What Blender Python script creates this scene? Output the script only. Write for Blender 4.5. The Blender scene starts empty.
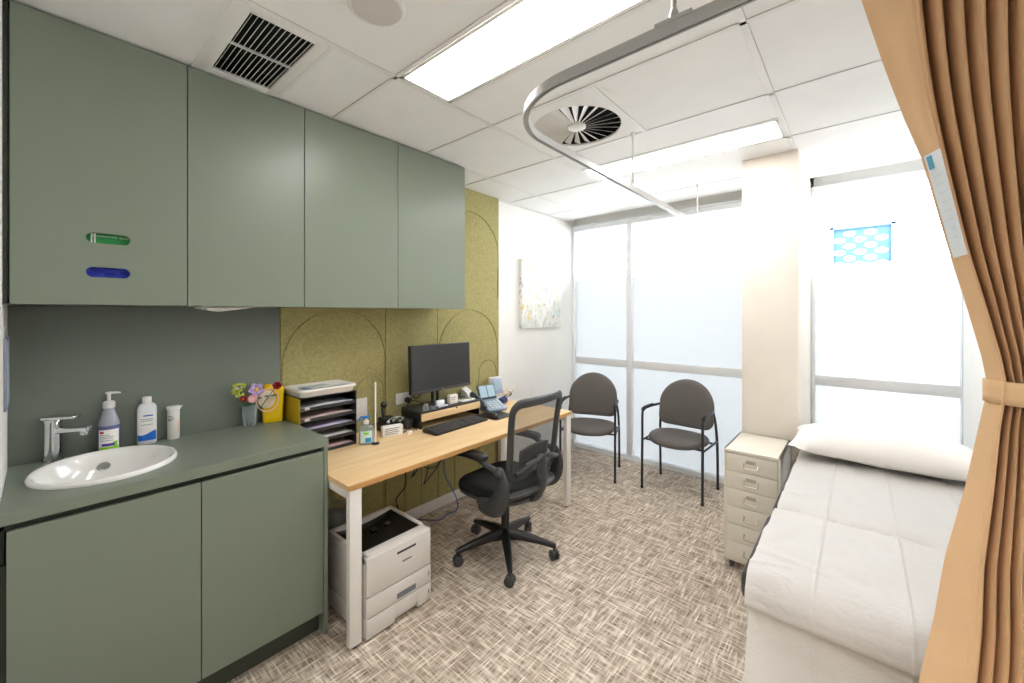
import bpy, bmesh, math, random
from mathutils import Vector, Matrix, noise
random.seed(7)
PI = math.pi
SC = bpy.context.scene
COL = SC.collection

# ------------------------------------------------------------------ camera
F_PX, V0, YAW, EYE = 405.5, 313.6, 0.7086, 1.472
cd = bpy.data.cameras.new('camera'); cam = bpy.data.objects.new('camera', cd); COL.objects.link(cam)
cam.location = (0, 0, EYE); cam.rotation_euler = (PI/2, 0, YAW)
cd.sensor_width = 36; cd.lens = F_PX/1024*36; cd.shift_y = -(341.5-V0)/1024; cd.clip_start = 0.02
SC.camera = cam

# ------------------------------------------------------------------ light, world, exposure
SC.view_settings.view_transform = 'Standard'; SC.view_settings.look = 'None'
SC.view_settings.gamma = 1; SC.view_settings.use_curve_mapping = False
SC.view_settings.exposure = 1.05
SC.cycles.max_bounces = 10; SC.cycles.diffuse_bounces = 6; SC.cycles.transparent_max_bounces = 12
SC.cycles.sample_clamp_indirect = 6
w = bpy.data.worlds.new('daylight'); SC.world = w; w.use_nodes = True
bg = w.node_tree.nodes['Background']; bg.inputs[0].default_value = (0.90, 0.955, 1.0, 1); bg.inputs[1].default_value = 6.2
LAMP_STRENGTH = 8.8
def portal(name, x0, x1, z0, z1, y):
    l = bpy.data.lights.new(name, 'AREA'); l.shape = 'RECTANGLE'; l.size = x1-x0; l.size_y = z1-z0
    l.cycles.is_portal = True
    o = bpy.data.objects.new(name, l); COL.objects.link(o)
    o.location = ((x0+x1)/2, y, (z0+z1)/2); o.rotation_euler = (-PI/2, 0, 0)
portal('window_portal', -2.43, -0.58, 0.03, 2.40, 4.02)
portal('window_portal', -0.29, 0.505, 0.03, 2.42, 4.02)

# ------------------------------------------------------------------ materials
def lin(c):
    r = []
    for v in c[:3]:
        v = v/255
        r.append(v/12.92 if v <= 0.04045 else ((v+0.055)/1.055)**2.4)
    return (*r, 1)
MATS = {}
def mat(name, rgb, rough=0.5, metal=0.0, spec=0.5, trans=0.0, emit=None, es=0, bump=None, var=None, alpha=None, coat=0):
    """procedural principled material; bump=(scale,strength), var=(scale,amount) adds soft colour variation"""
    if name in MATS: return MATS[name]
    m = bpy.data.materials.new(name); m.use_nodes = True; nt = m.node_tree; N = nt.nodes; L = nt.links
    b = N['Principled BSDF']; c = lin(rgb)
    b.inputs['Base Color'].default_value = c; b.inputs['Roughness'].default_value = rough
    b.inputs['Metallic'].default_value = metal; b.inputs['Specular IOR Level'].default_value = spec
    b.inputs['Transmission Weight'].default_value = trans; b.inputs['Coat Weight'].default_value = coat
    if alpha is not None: b.inputs['Alpha'].default_value = alpha
    if emit: b.inputs['Emission Color'].default_value = lin(emit); b.inputs['Emission Strength'].default_value = es
    tc = N.new('ShaderNodeTexCoord')
    v = var or (6.0, 0.04)
    n = N.new('ShaderNodeTexNoise'); n.inputs['Scale'].default_value = v[0]; n.inputs['Detail'].default_value = 4
    L.new(tc.outputs['Object'], n.inputs['Vector'])
    mx = N.new('ShaderNodeMix'); mx.data_type = 'RGBA'
    mx.inputs[6].default_value = tuple(max(0, k*(1-v[1])) for k in c[:3])+(1,)
    mx.inputs[7].default_value = tuple(min(1, k*(1+v[1])) for k in c[:3])+(1,)
    L.new(n.outputs['Fac'], mx.inputs[0]); L.new(mx.outputs[2], b.inputs['Base Color'])
    if bump:
        n2 = N.new('ShaderNodeTexNoise'); n2.inputs['Scale'].default_value = bump[0]; n2.inputs['Detail'].default_value = 5
        L.new(tc.outputs['Object'], n2.inputs['Vector'])
        bp = N.new('ShaderNodeBump'); bp.inputs['Strength'].default_value = bump[1]; bp.inputs['Distance'].default_value = 0.002
        L.new(n2.outputs['Fac'], bp.inputs['Height']); L.new(bp.outputs[0], b.inputs['Normal'])
    MATS[name] = m
    return m

def carpet_mat():
    m = bpy.data.materials.new('woven_carpet'); m.use_nodes = True; nt = m.node_tree; N = nt.nodes; L = nt.links
    b = N['Principled BSDF']; b.inputs['Roughness'].default_value = 0.95; b.inputs['Specular IOR Level'].default_value = 0.1
    tc = N.new('ShaderNodeTexCoord')
    def math_(op, a, b_=None, c_=None):
        k = N.new('ShaderNodeMath'); k.operation = op
        for i, q in enumerate((a, b_, c_)):
            if q is None: continue
            if isinstance(q, (int, float)): k.inputs[i].default_value = q
            else: L.new(q, k.inputs[i])
        return k.outputs[0]
    def streak(sx, sy, sz=1):
        mp = N.new('ShaderNodeMapping'); mp.inputs['Scale'].default_value = (sx, sy, sz); L.new(tc.outputs['Object'], mp.inputs[0])
        n = N.new('ShaderNodeTexNoise'); n.inputs['Scale'].default_value = 1; n.inputs['Detail'].default_value = 2; n.inputs['Roughness'].default_value = 0.6
        L.new(mp.outputs[0], n.inputs['Vector']); return n.outputs['Fac']
    sp_ = N.new('ShaderNodeSeparateXYZ'); L.new(tc.outputs['Object'], sp_.inputs[0])
    def threads(along, across, pitch, ln, seed):
        row = math_('FLOOR', math_('MULTIPLY', across, pitch))
        cb = N.new('ShaderNodeCombineXYZ'); L.new(math_('MULTIPLY', along, ln), cb.inputs[0]); L.new(math_('MULTIPLY_ADD', row, 7.37, seed), cb.inputs[1])
        n = N.new('ShaderNodeTexNoise'); n.inputs['Scale'].default_value = 1; n.inputs['Detail'].default_value = 1.5
        L.new(cb.outputs[0], n.inputs['Vector']); return n.outputs['Fac']
    A = threads(sp_.outputs[0], sp_.outputs[1], 150, 10, 3.1); B = threads(sp_.outputs[1], sp_.outputs[0], 150, 10, 11.7)
    patch = streak(7, 7); fine = streak(420, 420)
    sel = math_('MULTIPLY_ADD', patch, 2.6, -0.8)
    selc = N.new('ShaderNodeClamp'); L.new(sel, selc.inputs[0])
    mx = N.new('ShaderNodeMix'); L.new(selc.outputs[0], mx.inputs[0]); L.new(A, mx.inputs[2]); L.new(B, mx.inputs[3])
    mxx = math_('MAXIMUM', A, B)
    h = math_('ADD', math_('MULTIPLY', mx.outputs[0], 0.40), math_('MULTIPLY', mxx, 0.58))
    h = math_('ADD', h, math_('MULTIPLY_ADD', fine, 0.10, -0.05))
    cr = N.new('ShaderNodeValToRGB'); L.new(h, cr.inputs[0])
    e = cr.color_ramp.elements
    e[0].position = 0.36; e[0].color = lin((130, 114, 101)); e[1].position = 0.68; e[1].color = lin((238, 229, 216))
    q = e.new(0.48); q.color = lin((176, 161, 145)); q = e.new(0.57); q.color = lin((206, 192, 176))
    L.new(cr.outputs[0], b.inputs['Base Color'])
    bp = N.new('ShaderNodeBump'); bp.inputs['Strength'].default_value = 0.6; bp.inputs['Distance'].default_value = 0.003
    L.new(h, bp.inputs['Height']); L.new(bp.outputs[0], b.inputs['Normal'])
    return m

def grain_mat(name, c0, c1, sc, rough=0.45):
    m = bpy.data.materials.new(name); m.use_nodes = True; nt = m.node_tree; N = nt.nodes; L = nt.links
    b = N['Principled BSDF']; b.inputs['Roughness'].default_value = rough
    tc = N.new('ShaderNodeTexCoord'); mp = N.new('ShaderNodeMapping'); mp.inputs['Scale'].default_value = sc
    L.new(tc.outputs['Object'], mp.inputs[0])
    n = N.new('ShaderNodeTexNoise'); n.inputs['Scale'].default_value = 1; n.inputs['Detail'].default_value = 6; n.inputs['Distortion'].default_value = 0.6
    L.new(mp.outputs[0], n.inputs['Vector'])
    cr = N.new('ShaderNodeValToRGB'); e = cr.color_ramp.elements
    e[0].position = 0.3; e[0].color = lin(c0); e[1].position = 0.7; e[1].color = lin(c1)
    L.new(n.outputs['Fac'], cr.inputs[0]); L.new(cr.outputs[0], b.inputs['Base Color'])
    return m

def felt_mat():
    m = bpy.data.materials.new('olive_felt'); m.use_nodes = True; nt = m.node_tree; N = nt.nodes; L = nt.links
    b = N['Principled BSDF']; b.inputs['Roughness'].default_value = 0.95; b.inputs['Specular IOR Level'].default_value = 0.15
    tc = N.new('ShaderNodeTexCoord')
    n = N.new('ShaderNodeTexNoise'); n.inputs['Scale'].default_value = 60; n.inputs['Detail'].default_value = 8; n.inputs['Roughness'].default_value = 0.75
    L.new(tc.outputs['Object'], n.inputs['Vector'])
    cr = N.new('ShaderNodeValToRGB'); e = cr.color_ramp.elements
    e[0].position = 0.35; e[0].color = lin((153, 145, 97)); e[1].position = 0.65; e[1].color = lin((180, 171, 121))
    L.new(n.outputs['Fac'], cr.inputs[0]); L.new(cr.outputs[0], b.inputs['Base Color'])
    return m

def simple_mix(name, build):
    m = bpy.data.materials.new(name); m.use_nodes = True; nt = m.node_tree; N = nt.nodes; L = nt.links
    N.remove(N['Principled BSDF']); out = N['Material Output']
    L.new(build(N, L), out.inputs['Surface']); return m
def _glass(N, L):
    t = N.new('ShaderNodeBsdfTransparent'); t.inputs[0].default_value = (0.97, 0.985, 0.99, 1)
    g = N.new('ShaderNodeBsdfGlossy'); g.inputs['Roughness'].default_value = 0.02
    fr = N.new('ShaderNodeFresnel'); fr.inputs[0].default_value = 1.3
    mx = N.new('ShaderNodeMixShader'); L.new(fr.outputs[0], mx.inputs[0]); L.new(t.outputs[0], mx.inputs[1]); L.new(g.outputs[0], mx.inputs[2])
    return mx.outputs[0]
def _frost(N, L):
    t = N.new('ShaderNodeBsdfTranslucent'); t.inputs[0].default_value = (0.112, 0.115, 0.118, 1)
    d = N.new('ShaderNodeBsdfDiffuse'); d.inputs[0].default_value = (0.30, 0.30, 0.30, 1)
    a = N.new('ShaderNodeAddShader'); L.new(t.outputs[0], a.inputs[0]); L.new(d.outputs[0], a.inputs[1])
    return a.outputs[0]
def _mesh(N, L):
    t = N.new('ShaderNodeBsdfTransparent'); t.inputs[0].default_value = (1, 1, 1, 1)
    d = N.new('ShaderNodeBsdfDiffuse'); d.inputs[0].default_value = (0.10, 0.10, 0.105, 1)
    tc = N.new('ShaderNodeTexCoord'); n = N.new('ShaderNodeTexNoise'); n.inputs['Scale'].default_value = 30
    L.new(tc.outputs['Object'], n.inputs['Vector'])
    mr = N.new('ShaderNodeMapRange'); mr.inputs[3].default_value = 0.55; mr.inputs[4].default_value = 0.62
    L.new(n.outputs['Fac'], mr.inputs[0])
    mx = N.new('ShaderNodeMixShader'); L.new(mr.outputs[0], mx.inputs[0]); L.new(t.outputs[0], mx.inputs[1]); L.new(d.outputs[0], mx.inputs[2])
    return mx.outputs[0]
def _clear(N, L):
    t = N.new('ShaderNodeBsdfTransparent'); t.inputs[0].default_value = (0.90, 0.94, 0.95, 1)
    g = N.new('ShaderNodeBsdfPrincipled'); g.inputs['Base Color'].default_value = (0.8, 0.85, 0.87, 1); g.inputs['Roughness'].default_value = 0.12
    lw = N.new('ShaderNodeLayerWeight'); lw.inputs[0].default_value = 0.45
    mr = N.new('ShaderNodeMapRange'); mr.inputs[3].default_value = 0.12; mr.inputs[4].default_value = 0.7
    L.new(lw.outputs['Facing'], mr.inputs[0])
    mx = N.new('ShaderNodeMixShader'); L.new(mr.outputs[0], mx.inputs[0]); L.new(t.outputs[0], mx.inputs[1]); L.new(g.outputs[0], mx.inputs[2])
    return mx.outputs[0]
def _paper(N, L):
    d = N.new('ShaderNodeBsdfPrincipled'); d.inputs['Base Color'].default_value = lin((226, 222, 218)); d.inputs['Roughness'].default_value = 0.55
    t = N.new('ShaderNodeBsdfTranslucent'); t.inputs[0].default_value = lin((226, 220, 214))
    tr = N.new('ShaderNodeBsdfTransparent')
    tc = N.new('ShaderNodeTexCoord'); n = N.new('ShaderNodeTexNoise'); n.inputs['Scale'].default_value = 90; n.inputs['Detail'].default_value = 4
    L.new(tc.outputs['Object'], n.inputs['Vector'])
    bp = N.new('ShaderNodeBump'); bp.inputs['Strength'].default_value = 0.7; bp.inputs['Distance'].default_value = 0.003
    L.new(n.outputs['Fac'], bp.inputs['Height']); L.new(bp.outputs[0], d.inputs['Normal'])
    mx = N.new('ShaderNodeMixShader'); mx.inputs[0].default_value = 0.22; L.new(d.outputs[0], mx.inputs[1]); L.new(t.outputs[0], mx.inputs[2])
    m2 = N.new('ShaderNodeMixShader'); m2.inputs[0].default_value = 0.06; L.new(mx.outputs[0], m2.inputs[1]); L.new(tr.outputs[0], m2.inputs[2])
    return m2.outputs[0]
def _painting(N, L):
    b = N.new('ShaderNodeBsdfPrincipled'); b.inputs['Roughness'].default_value = 0.6
    tc = N.new('ShaderNodeTexCoord')
    def blot(sc, lo, hi, seed):
        mp = N.new('ShaderNodeMapping'); mp.inputs['Location'].default_value = (seed, seed*2, seed*3); mp.inputs['Scale'].default_value = (1, 1.5, 0.8)
        mp.inputs['Rotation'].default_value = (0.7, 0, 0)
        L.new(tc.outputs['Object'], mp.inputs[0])
        n = N.new('ShaderNodeTexNoise'); n.inputs['Scale'].default_value = sc; n.inputs['Detail'].default_value = 3; n.inputs['Distortion'].default_value = 1.5
        L.new(mp.outputs[0], n.inputs['Vector'])
        mr = N.new('ShaderNodeMapRange'); mr.inputs[1].default_value = lo; mr.inputs[2].default_value = hi; L.new(n.outputs['Fac'], mr.inputs[0])
        return mr.outputs[0]
    cur = lin((240, 240, 234)); prev = None
    for sc, lo, hi, seed, c in ((7, .50, .62, 1, (222, 234, 234)), (16, .60, .66, 4, (186, 190, 208)), (15, .61, .66, 8, (240, 216, 120)), (24, .64, .68, 12, (222, 184, 100)), (8, .50, .62, 15, (250, 250, 249))):
        mx = N.new('ShaderNodeMix'); mx.data_type = 'RGBA'; L.new(blot(sc, lo, hi, seed), mx.inputs[0])
        if prev is None: mx.inputs[6].default_value = cur
        else: L.new(prev, mx.inputs[6])
        mx.inputs[7].default_value = lin(c); prev = mx.outputs[2]
    L.new(prev, b.inputs['Base Color'])
    return b.outputs[0]

M_carpet = carpet_mat()
M_wall = mat('white_wall_paint', (240, 239, 236), 0.7)
M_cream = mat('cream_wall_paint', (240, 231, 220), 0.7)
M_tile = mat('ceiling_tile', (234, 233, 232), 0.85, bump=(300, 0.1))
M_grid = mat('ceiling_grid_white', (226, 224, 222), 0.5)
M_shadowline = mat('shadow_line_paint', (166, 162, 158), 0.7)
M_green = mat('sage_laminate', (125, 134, 120), 0.34, spec=0.45, var=(2, 0.02))
M_splash = mat('sage_splashback', (118, 126, 118), 0.42, var=(2, 0.02))
M_dkgreen = mat('dark_green_recess_shade', (62, 68, 58), 0.5)  # recess shade put into a darker green; kickboards and bodies share it
M_felt = felt_mat()
M_skirt = mat('white_skirting', (232, 230, 226), 0.4)
M_alu = mat('window_aluminium', (238, 241, 245), 0.4, metal=0.0)
M_transom = mat('window_transom_grey', (228, 228, 230), 0.55)
M_glass = simple_mix('window_glass', _glass); M_frost = simple_mix('frosted_film', _frost)
M_clear = simple_mix('clear_container', _clear)
M_oak = grain_mat('light_oak_top', (230, 192, 140), (243, 212, 166), (30, 2.2, 30))
M_oakedge = grain_mat('oak_edge', (196, 146, 88), (220, 172, 112), (30, 2.2, 30))
M_white = mat('white_metal', (232, 229, 225), 0.35)
M_plastic = mat('white_plastic', (226, 223, 220), 0.4)
M_printer = mat('printer_shell', (218, 213, 208), 0.45)
M_black = mat('black_plastic', (26, 26, 28), 0.38)
M_blackmat = mat('black_fabric', (20, 20, 22), 0.9, bump=(400, 0.3))
M_dkgrey = mat('dark_grey_plastic', (58, 58, 60), 0.42)
M_greyfab = mat('charcoal_vinyl', (98, 93, 90), 0.6, bump=(350, 0.3))
M_chairleg = mat('black_powdercoat', (44, 46, 50), 0.35)
M_screen = mat('screen_glass', (52, 53, 56), 0.22)
M_chrome = mat('chrome', (225, 226, 228), 0.08, metal=1.0)
M_steel = mat('brushed_steel', (176, 176, 176), 0.3, metal=0.9)
M_track = mat('track_aluminium', (172, 172, 170), 0.35, metal=0.6)
M_ceramic = mat('white_ceramic', (242, 240, 237), 0.12, coat=0.4)
M_light = mat('light_diffuser', (255, 255, 255), 0.5, emit=(255, 253, 250), es=LAMP_STRENGTH)
M_helmer = mat('cream_enamel', (232, 225, 212), 0.35)
M_handle = mat('grey_nickel', (190, 184, 172), 0.3, metal=0.8)
M_curtain = mat('tan_curtain', (214, 178, 139), 0.85, spec=0.2, bump=(600, 0.25), var=(14, 0.05))
M_pillow = mat('white_pillowcase', (240, 235, 231), 0.8, bump=(40, 0.25))
M_paper = simple_mix('exam_paper', _paper)
M_yellow = mat('yellow_plastic', (240, 200, 10), 0.35)
M_mustard = mat('mustard_board', (190, 160, 26), 0.5)
M_label = mat('label_white', (238, 236, 234), 0.5)
M_blue = mat('label_blue', (20, 104, 200), 0.4)
M_purple = mat('label_purple', (70, 50, 150), 0.4)
M_lime = mat('label_green', (140, 205, 50), 0.4)
M_red = mat('label_red', (200, 60, 60), 0.4)
M_ink = mat('ink_grey', (120, 122, 130), 0.6)
M_darkvoid = mat('duct_dark', (22, 22, 26), 0.8)

# ------------------------------------------------------------------ geometry helpers
class G:
    """collects geometry; build() links it as ONE mesh object"""
    def __init__(s): s.bm = bmesh.new(); s.mats = [None]
    def _mi(s, m):
        if m is None: return 0
        if m not in s.mats: s.mats.append(m)
        return s.mats.index(m)
    def raw(s, verts, faces, m=None, M=None):
        vs = [s.bm.verts.new((M @ Vector(v)) if M else v) for v in verts]; mi = s._mi(m)
        for f in faces:
            try:
                q = s.bm.faces.new([vs[i] for i in f]); q.material_index = mi
            except ValueError: pass
        return s
    def box(s, a, b, bev=0.0, seg=2, m=None, M=None):
        x0, x1 = sorted((a[0], b[0])); y0, y1 = sorted((a[1], b[1])); z0, z1 = sorted((a[2], b[2]))
        t = bmesh.new()
        bmesh.ops.create_cube(t, size=1)
        bmesh.ops.scale(t, vec=(x1-x0, y1-y0, z1-z0), verts=t.verts)
        bmesh.ops.translate(t, vec=((x0+x1)/2, (y0+y1)/2, (z0+z1)/2), verts=t.verts)
        if bev > 0:
            bev = min(bev, 0.49*min(x1-x0, y1-y0, z1-z0))
            bmesh.ops.bevel(t, geom=list(t.edges), offset=bev, segments=seg, affect='EDGES', profile=0.5)
        return s._take(t, m, M)
    def _take(s, t, m, M):
        t.verts.index_update(); vs = [v.co.copy() for v in t.verts]; fs = [[v.index for v in f.verts] for f in t.faces]
        t.free(); return s.raw(vs, fs, m, M)
    def cyl(s, p, q, r, r2=None, seg=20, m=None, M=None, cap=True):
        return s.tube([p, q], [r, r if r2 is None else r2], seg, m, M, cap)
    def tube(s, pts, r, seg=10, m=None, M=None, cap=True, closed=False, sx=1.0, up=None):
        pts = [Vector(p) for p in pts]; n = len(pts)
        rs = r if isinstance(r, (list, tuple)) else [r]*n
        vs = []; fs = []; prev = None
        for i, p in enumerate(pts):
            if closed: d = pts[(i+1) % n]-pts[i-1]
            else: d = pts[min(i+1, n-1)]-pts[max(i-1, 0)]
            d.normalize()
            if up is not None:
                a = Vector(up); a = (a-d*a.dot(d))
                if a.length < 1e-4: a = d.orthogonal()
                a.normalize()
            elif prev is None: a = d.orthogonal().normalized()
            else:
                a = prev-d*prev.dot(d)
                a = a.normalized() if a.length > 1e-6 else d.orthogonal().normalized()
            prev = a; b = d.cross(a)
            for k in range(seg):
                t = 2*PI*k/seg
                vs.append(p+a*math.cos(t)*rs[i]+b*math.sin(t)*rs[i]*sx)
        m_ = n if closed else n-1
        for i in range(m_):
            j = (i+1) % n
            for k in range(seg):
                k2 = (k+1) % seg
                fs.append([i*seg+k, i*seg+k2, j*seg+k2, j*seg+k])
        if cap and not closed:
            fs.append(list(range(seg))[::-1]); fs.append([(n-1)*seg+k for k in range(seg)])
        return s.raw(vs, fs, m, M)
    def lathe(s, prof, c=(0, 0, 0), seg=28, m=None, M=None, sx=1, sy=1, cap=True):
        vs = []; fs = []
        for r, z in prof:
            for k in range(seg):
                t = 2*PI*k/seg
                vs.append((c[0]+r*sx*math.cos(t), c[1]+r*sy*math.sin(t), c[2]+z))
        for i in range(len(prof)-1):
            for k in range(seg):
                k2 = (k+1) % seg
                fs.append([i*seg+k, i*seg+k2, (i+1)*seg+k2, (i+1)*seg+k])
        if cap:
            fs.append(list(range(seg))[::-1]); fs.append([(len(prof)-1)*seg+k for k in range(seg)])
        return s.raw(vs, fs, m, M)
    def prism(s, poly, z0, z1, m=None, M=None, bev=0.0):
        t = bmesh.new(); vs = [t.verts.new((x, y, z0)) for x, y in poly]; f = t.faces.new(vs)
        r = bmesh.ops.extrude_face_region(t, geom=[f])
        bmesh.ops.translate(t, vec=(0, 0, z1-z0), verts=[v for v in r['geom'] if isinstance(v, bmesh.types.BMVert)])
        bmesh.ops.recalc_face_normals(t, faces=t.faces)
        if bev:
            es = [e for e in t.edges if abs(e.verts[0].co.z-e.verts[1].co.z) < 1e-6]
            bmesh.ops.bevel(t, geom=es, offset=bev, segments=2, affect='EDGES', profile=0.5)
        return s._take(t, m, M)
    def pad(s, poly, prof, m=None, M=None, bow=None):
        """stack of scaled outlines: prof = [(inset, z)], inset towards the centroid"""
        cx = sum(p[0] for p in poly)/len(poly); cy = sum(p[1] for p in poly)/len(poly)
        vs = []; fs = []; n = len(poly)
        for ins, z in prof:
            for x, y in poly:
                d = Vector((x-cx, y-cy)); L_ = d.length; k = max(0.0, (L_-ins)/L_)
                X, Y = cx+d.x*k, cy+d.y*k
                vs.append((X, Y, z+(bow(X, Y) if bow else 0)))
        for i in range(len(prof)-1):
            for k in range(n):
                k2 = (k+1) % n
                fs.append([i*n+k, i*n+k2, (i+1)*n+k2, (i+1)*n+k])
        for base, rev in ((0, True), ((len(prof)-1)*n, False)):
            ci = len(vs); vs.append((cx, cy, prof[0 if rev else -1][1]+(bow(cx, cy) if bow else 0)))
            for k in range(n):
                k2 = (k+1) % n
                fs.append([base+k2, base+k, ci] if rev else [base+k, base+k2, ci])
        return s.raw(vs, fs, m, M)
    def grid(s, fn, nu, nv, m=None, M=None, wrap=False):
        vs = [fn(i/nu, j/nv) for j in range(nv+1) for i in range(nu+1)]
        fs = [[j*(nu+1)+i, j*(nu+1)+i+1, (j+1)*(nu+1)+i+1, (j+1)*(nu+1)+i] for j in range(nv) for i in range(nu)]
        return s.raw(vs, fs, m, M)
    def sphere(s, c, r, sc=(1, 1, 1), u=16, v=10, m=None, M=None):
        t = bmesh.new(); bmesh.ops.create_uvsphere(t, u_segments=u, v_segments=v, radius=r)
        for q in t.verts: q.co = Vector((q.co.x*sc[0]+c[0], q.co.y*sc[1]+c[1], q.co.z*sc[2]+c[2]))
        return s._take(t, m, M)
    def build(s, name, m=None, parent=None, smooth=38, local=False, thick=0.0):
        me = bpy.data.meshes.new(name)
        if parent is not None and not local:
            inv = XF[parent.name].inverted(); s.bm.transform(inv)
        bmesh.ops.recalc_face_normals(s.bm, faces=s.bm.faces)
        s.bm.to_mesh(me); s.bm.free()
        if m is not None or len(s.mats) > 1: me.materials.append(m or s.mats[1])
        for q in s.mats[1:]: me.materials.append(q)
        if smooth:
            me.shade_smooth(); me.set_sharp_from_angle(angle=math.radians(smooth))
        o = bpy.data.objects.new(name, me); COL.objects.link(o)
        if parent is not None: o.parent = parent; XF[o.name] = XF[parent.name]
        else: XF[o.name] = Matrix.Identity(4)
        if thick:
            md = o.modifiers.new('thickness', 'SOLIDIFY'); md.thickness = thick; md.offset = 0
        return o
XF = {}
def tag(o, label, cat, group=None, kind=None):
    o['label'] = label; o['category'] = cat
    if group: o['group'] = group
    if kind: o['kind'] = kind
    return o
def thing(name, label, cat, loc=(0, 0, 0), rz=0.0, group=None):
    o = bpy.data.objects.new(name, None); COL.objects.link(o); o.empty_display_size = 0.05
    o.location = loc; o.rotation_euler = (0, 0, rz)
    XF[o.name] = Matrix.Translation(Vector(loc)) @ Matrix.Rotation(rz, 4, 'Z')
    return tag(o, label, cat, group)
def struct(o): o['kind'] = 'structure'; return o
def rebase(o, loc):
    """put a single-mesh thing's origin at its base"""
    o.data.transform(Matrix.Translation(-Vector(loc))); o.location = loc; return o
def copy_tree(o, parent=None):
    c = o.copy(); COL.objects.link(c)
    if parent: c.parent = parent
    for ch in list(o.children): copy_tree(ch, c)
    return c
def smooth_path(pts, n=8):
    P = [Vector(p) for p in pts]; out = []
    for i in range(len(P)-1):
        p0 = P[max(i-1, 0)]; p1 = P[i]; p2 = P[i+1]; p3 = P[min(i+2, len(P)-1)]
        for k in range(n):
            t = k/n
            out.append(0.5*((2*p1)+(p2-p0)*t+(2*p0-5*p1+4*p2-p3)*t*t+(3*p1-p0-3*p2+p3)*t**3))
    out.append(P[-1]); return out
def rrect(x0, x1, y0, y1, r, n=6):
    out = []
    for cx, cy, a0 in ((x1-r, y1-r, 0), (x0+r, y1-r, PI/2), (x0+r, y0+r, PI), (x1-r, y0+r, 1.5*PI)):
        for k in range(n+1):
            a = a0+PI/2*k/n; out.append((cx+r*math.cos(a), cy+r*math.sin(a)))
    return out
def text_geo(g, body, size, M, m=None, ext=0.0004):
    c = bpy.data.curves.new('t', 'FONT'); c.body = body; c.size = size; c.extrude = ext; c.align_x = 'CENTER'; c.align_y = 'CENTER'; c.resolution_u = 3
    o = bpy.data.objects.new('t', c); COL.objects.link(o)
    dg = bpy.context.evaluated_depsgraph_get(); me = bpy.data.meshes.new_from_object(o.evaluated_get(dg))
    vs = [v.co.copy() for v in me.vertices]; fs = [list(p.vertices) for p in me.polygons]
    bpy.data.objects.remove(o); bpy.data.curves.remove(c); bpy.data.meshes.remove(me)
    return g.raw(vs, fs, m, M)
def frame_px(o, right, up):
    """matrix whose local x=right, y=up, z=right x up at point o"""
    r = Vector(right).normalized(); u = Vector(up).normalized(); n = r.cross(u)
    return Matrix(((r.x, u.x, n.x, o[0]), (r.y, u.y, n.y, o[1]), (r.z, u.z, n.z, o[2]), (0, 0, 0, 1)))
def apply_bool(o, cutter_bm):
    me = bpy.data.meshes.new('c'); cutter_bm.to_mesh(me); cutter_bm.free()
    c = bpy.data.objects.new('c', me); COL.objects.link(c); c.parent = o.parent
    md = o.modifiers.new('b', 'BOOLEAN'); md.operation = 'DIFFERENCE'; md.object = c; md.solver = 'EXACT'; md.use_self = True
    dg = bpy.context.evaluated_depsgraph_get(); dg.update()
    new = bpy.data.meshes.new_from_object(o.evaluated_get(dg))
    o.modifiers.clear(); o.data = new; bpy.data.objects.remove(c); bpy.data.meshes.remove(me)

# ------------------------------------------------------------------ room dimensions
XW, XR, YN, YB, HC = -2.43, 0.505, 3.90, -0.076, 2.484
XB0 = -2.0627; XBF = -1.861            # overhead door plane, base door plane
GX, GY = -1.508, 0.993                 # ceiling grid origin

# ------------------------------------------------------------------ structure
g = G(); g.box((XW-0.1, YB-1.6, -0.1), (XR+0.9, YN+0.15, 0)); struct(g.build('floor', M_carpet, smooth=0))
g = G(); g.box((XW-0.1, YB-1.6, 0), (XW, YN+0.15, 2.7)); struct(g.build('wall_left', M_wall, smooth=0))
g = G(); g.box((XR, YB, 0), (XR+0.1, YN+0.15, 2.7)); struct(g.build('wall_right', M_wall, smooth=0))
# back wall with the doorway the camera stands in
g = G(); g.box((XW, YB-0.1, 0), (-0.62, YB, 2.7)); g.box((-0.62, YB-0.1, 2.10), (0.36, YB, 2.7)); g.box((0.36, YB-0.1, 0), (XR+0.1, YB, 2.7))
struct(g.build('wall_back', M_wall, smooth=0))
g = G(); g.box((XW, YB-1.6, 0), (XR+0.9, YB-1.5, 2.7)); g.box((XR+0.8, YB-1.5, 0), (XR+0.9, YB, 2.7)); g.box((XR, YB-0.1, 0), (XR+0.8, YB, 2.7))
struct(g.build('wall_corridor', M_wall, smooth=0))
g = G()
for x0, x1 in ((-0.66, -0.62), (0.36, 0.40)): g.box((x0, YB-0.12, 0), (x1, YB+0.012, 2.14), 0.003)
g.box((-0.66, YB-0.12, 2.10), (0.40, YB+0.012, 2.14), 0.003)
struct(g.build('trim_1', M_skirt))
# window wall: bulkhead above the glazing, nibs
g = G(); g.box((XW, YN, 2.425), (XR, YN+0.15, 2.7)); g.box((-0.62, YN, 0), (-0.27, YN+0.15, 2.7))
struct(g.build('wall_window', M_wall, smooth=0))
# column
g = G(); g.box((-0.592, 3.035, 0), (-0.285, YN, HC), 0.003); struct(g.build('wall_column', M_cream))
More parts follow.
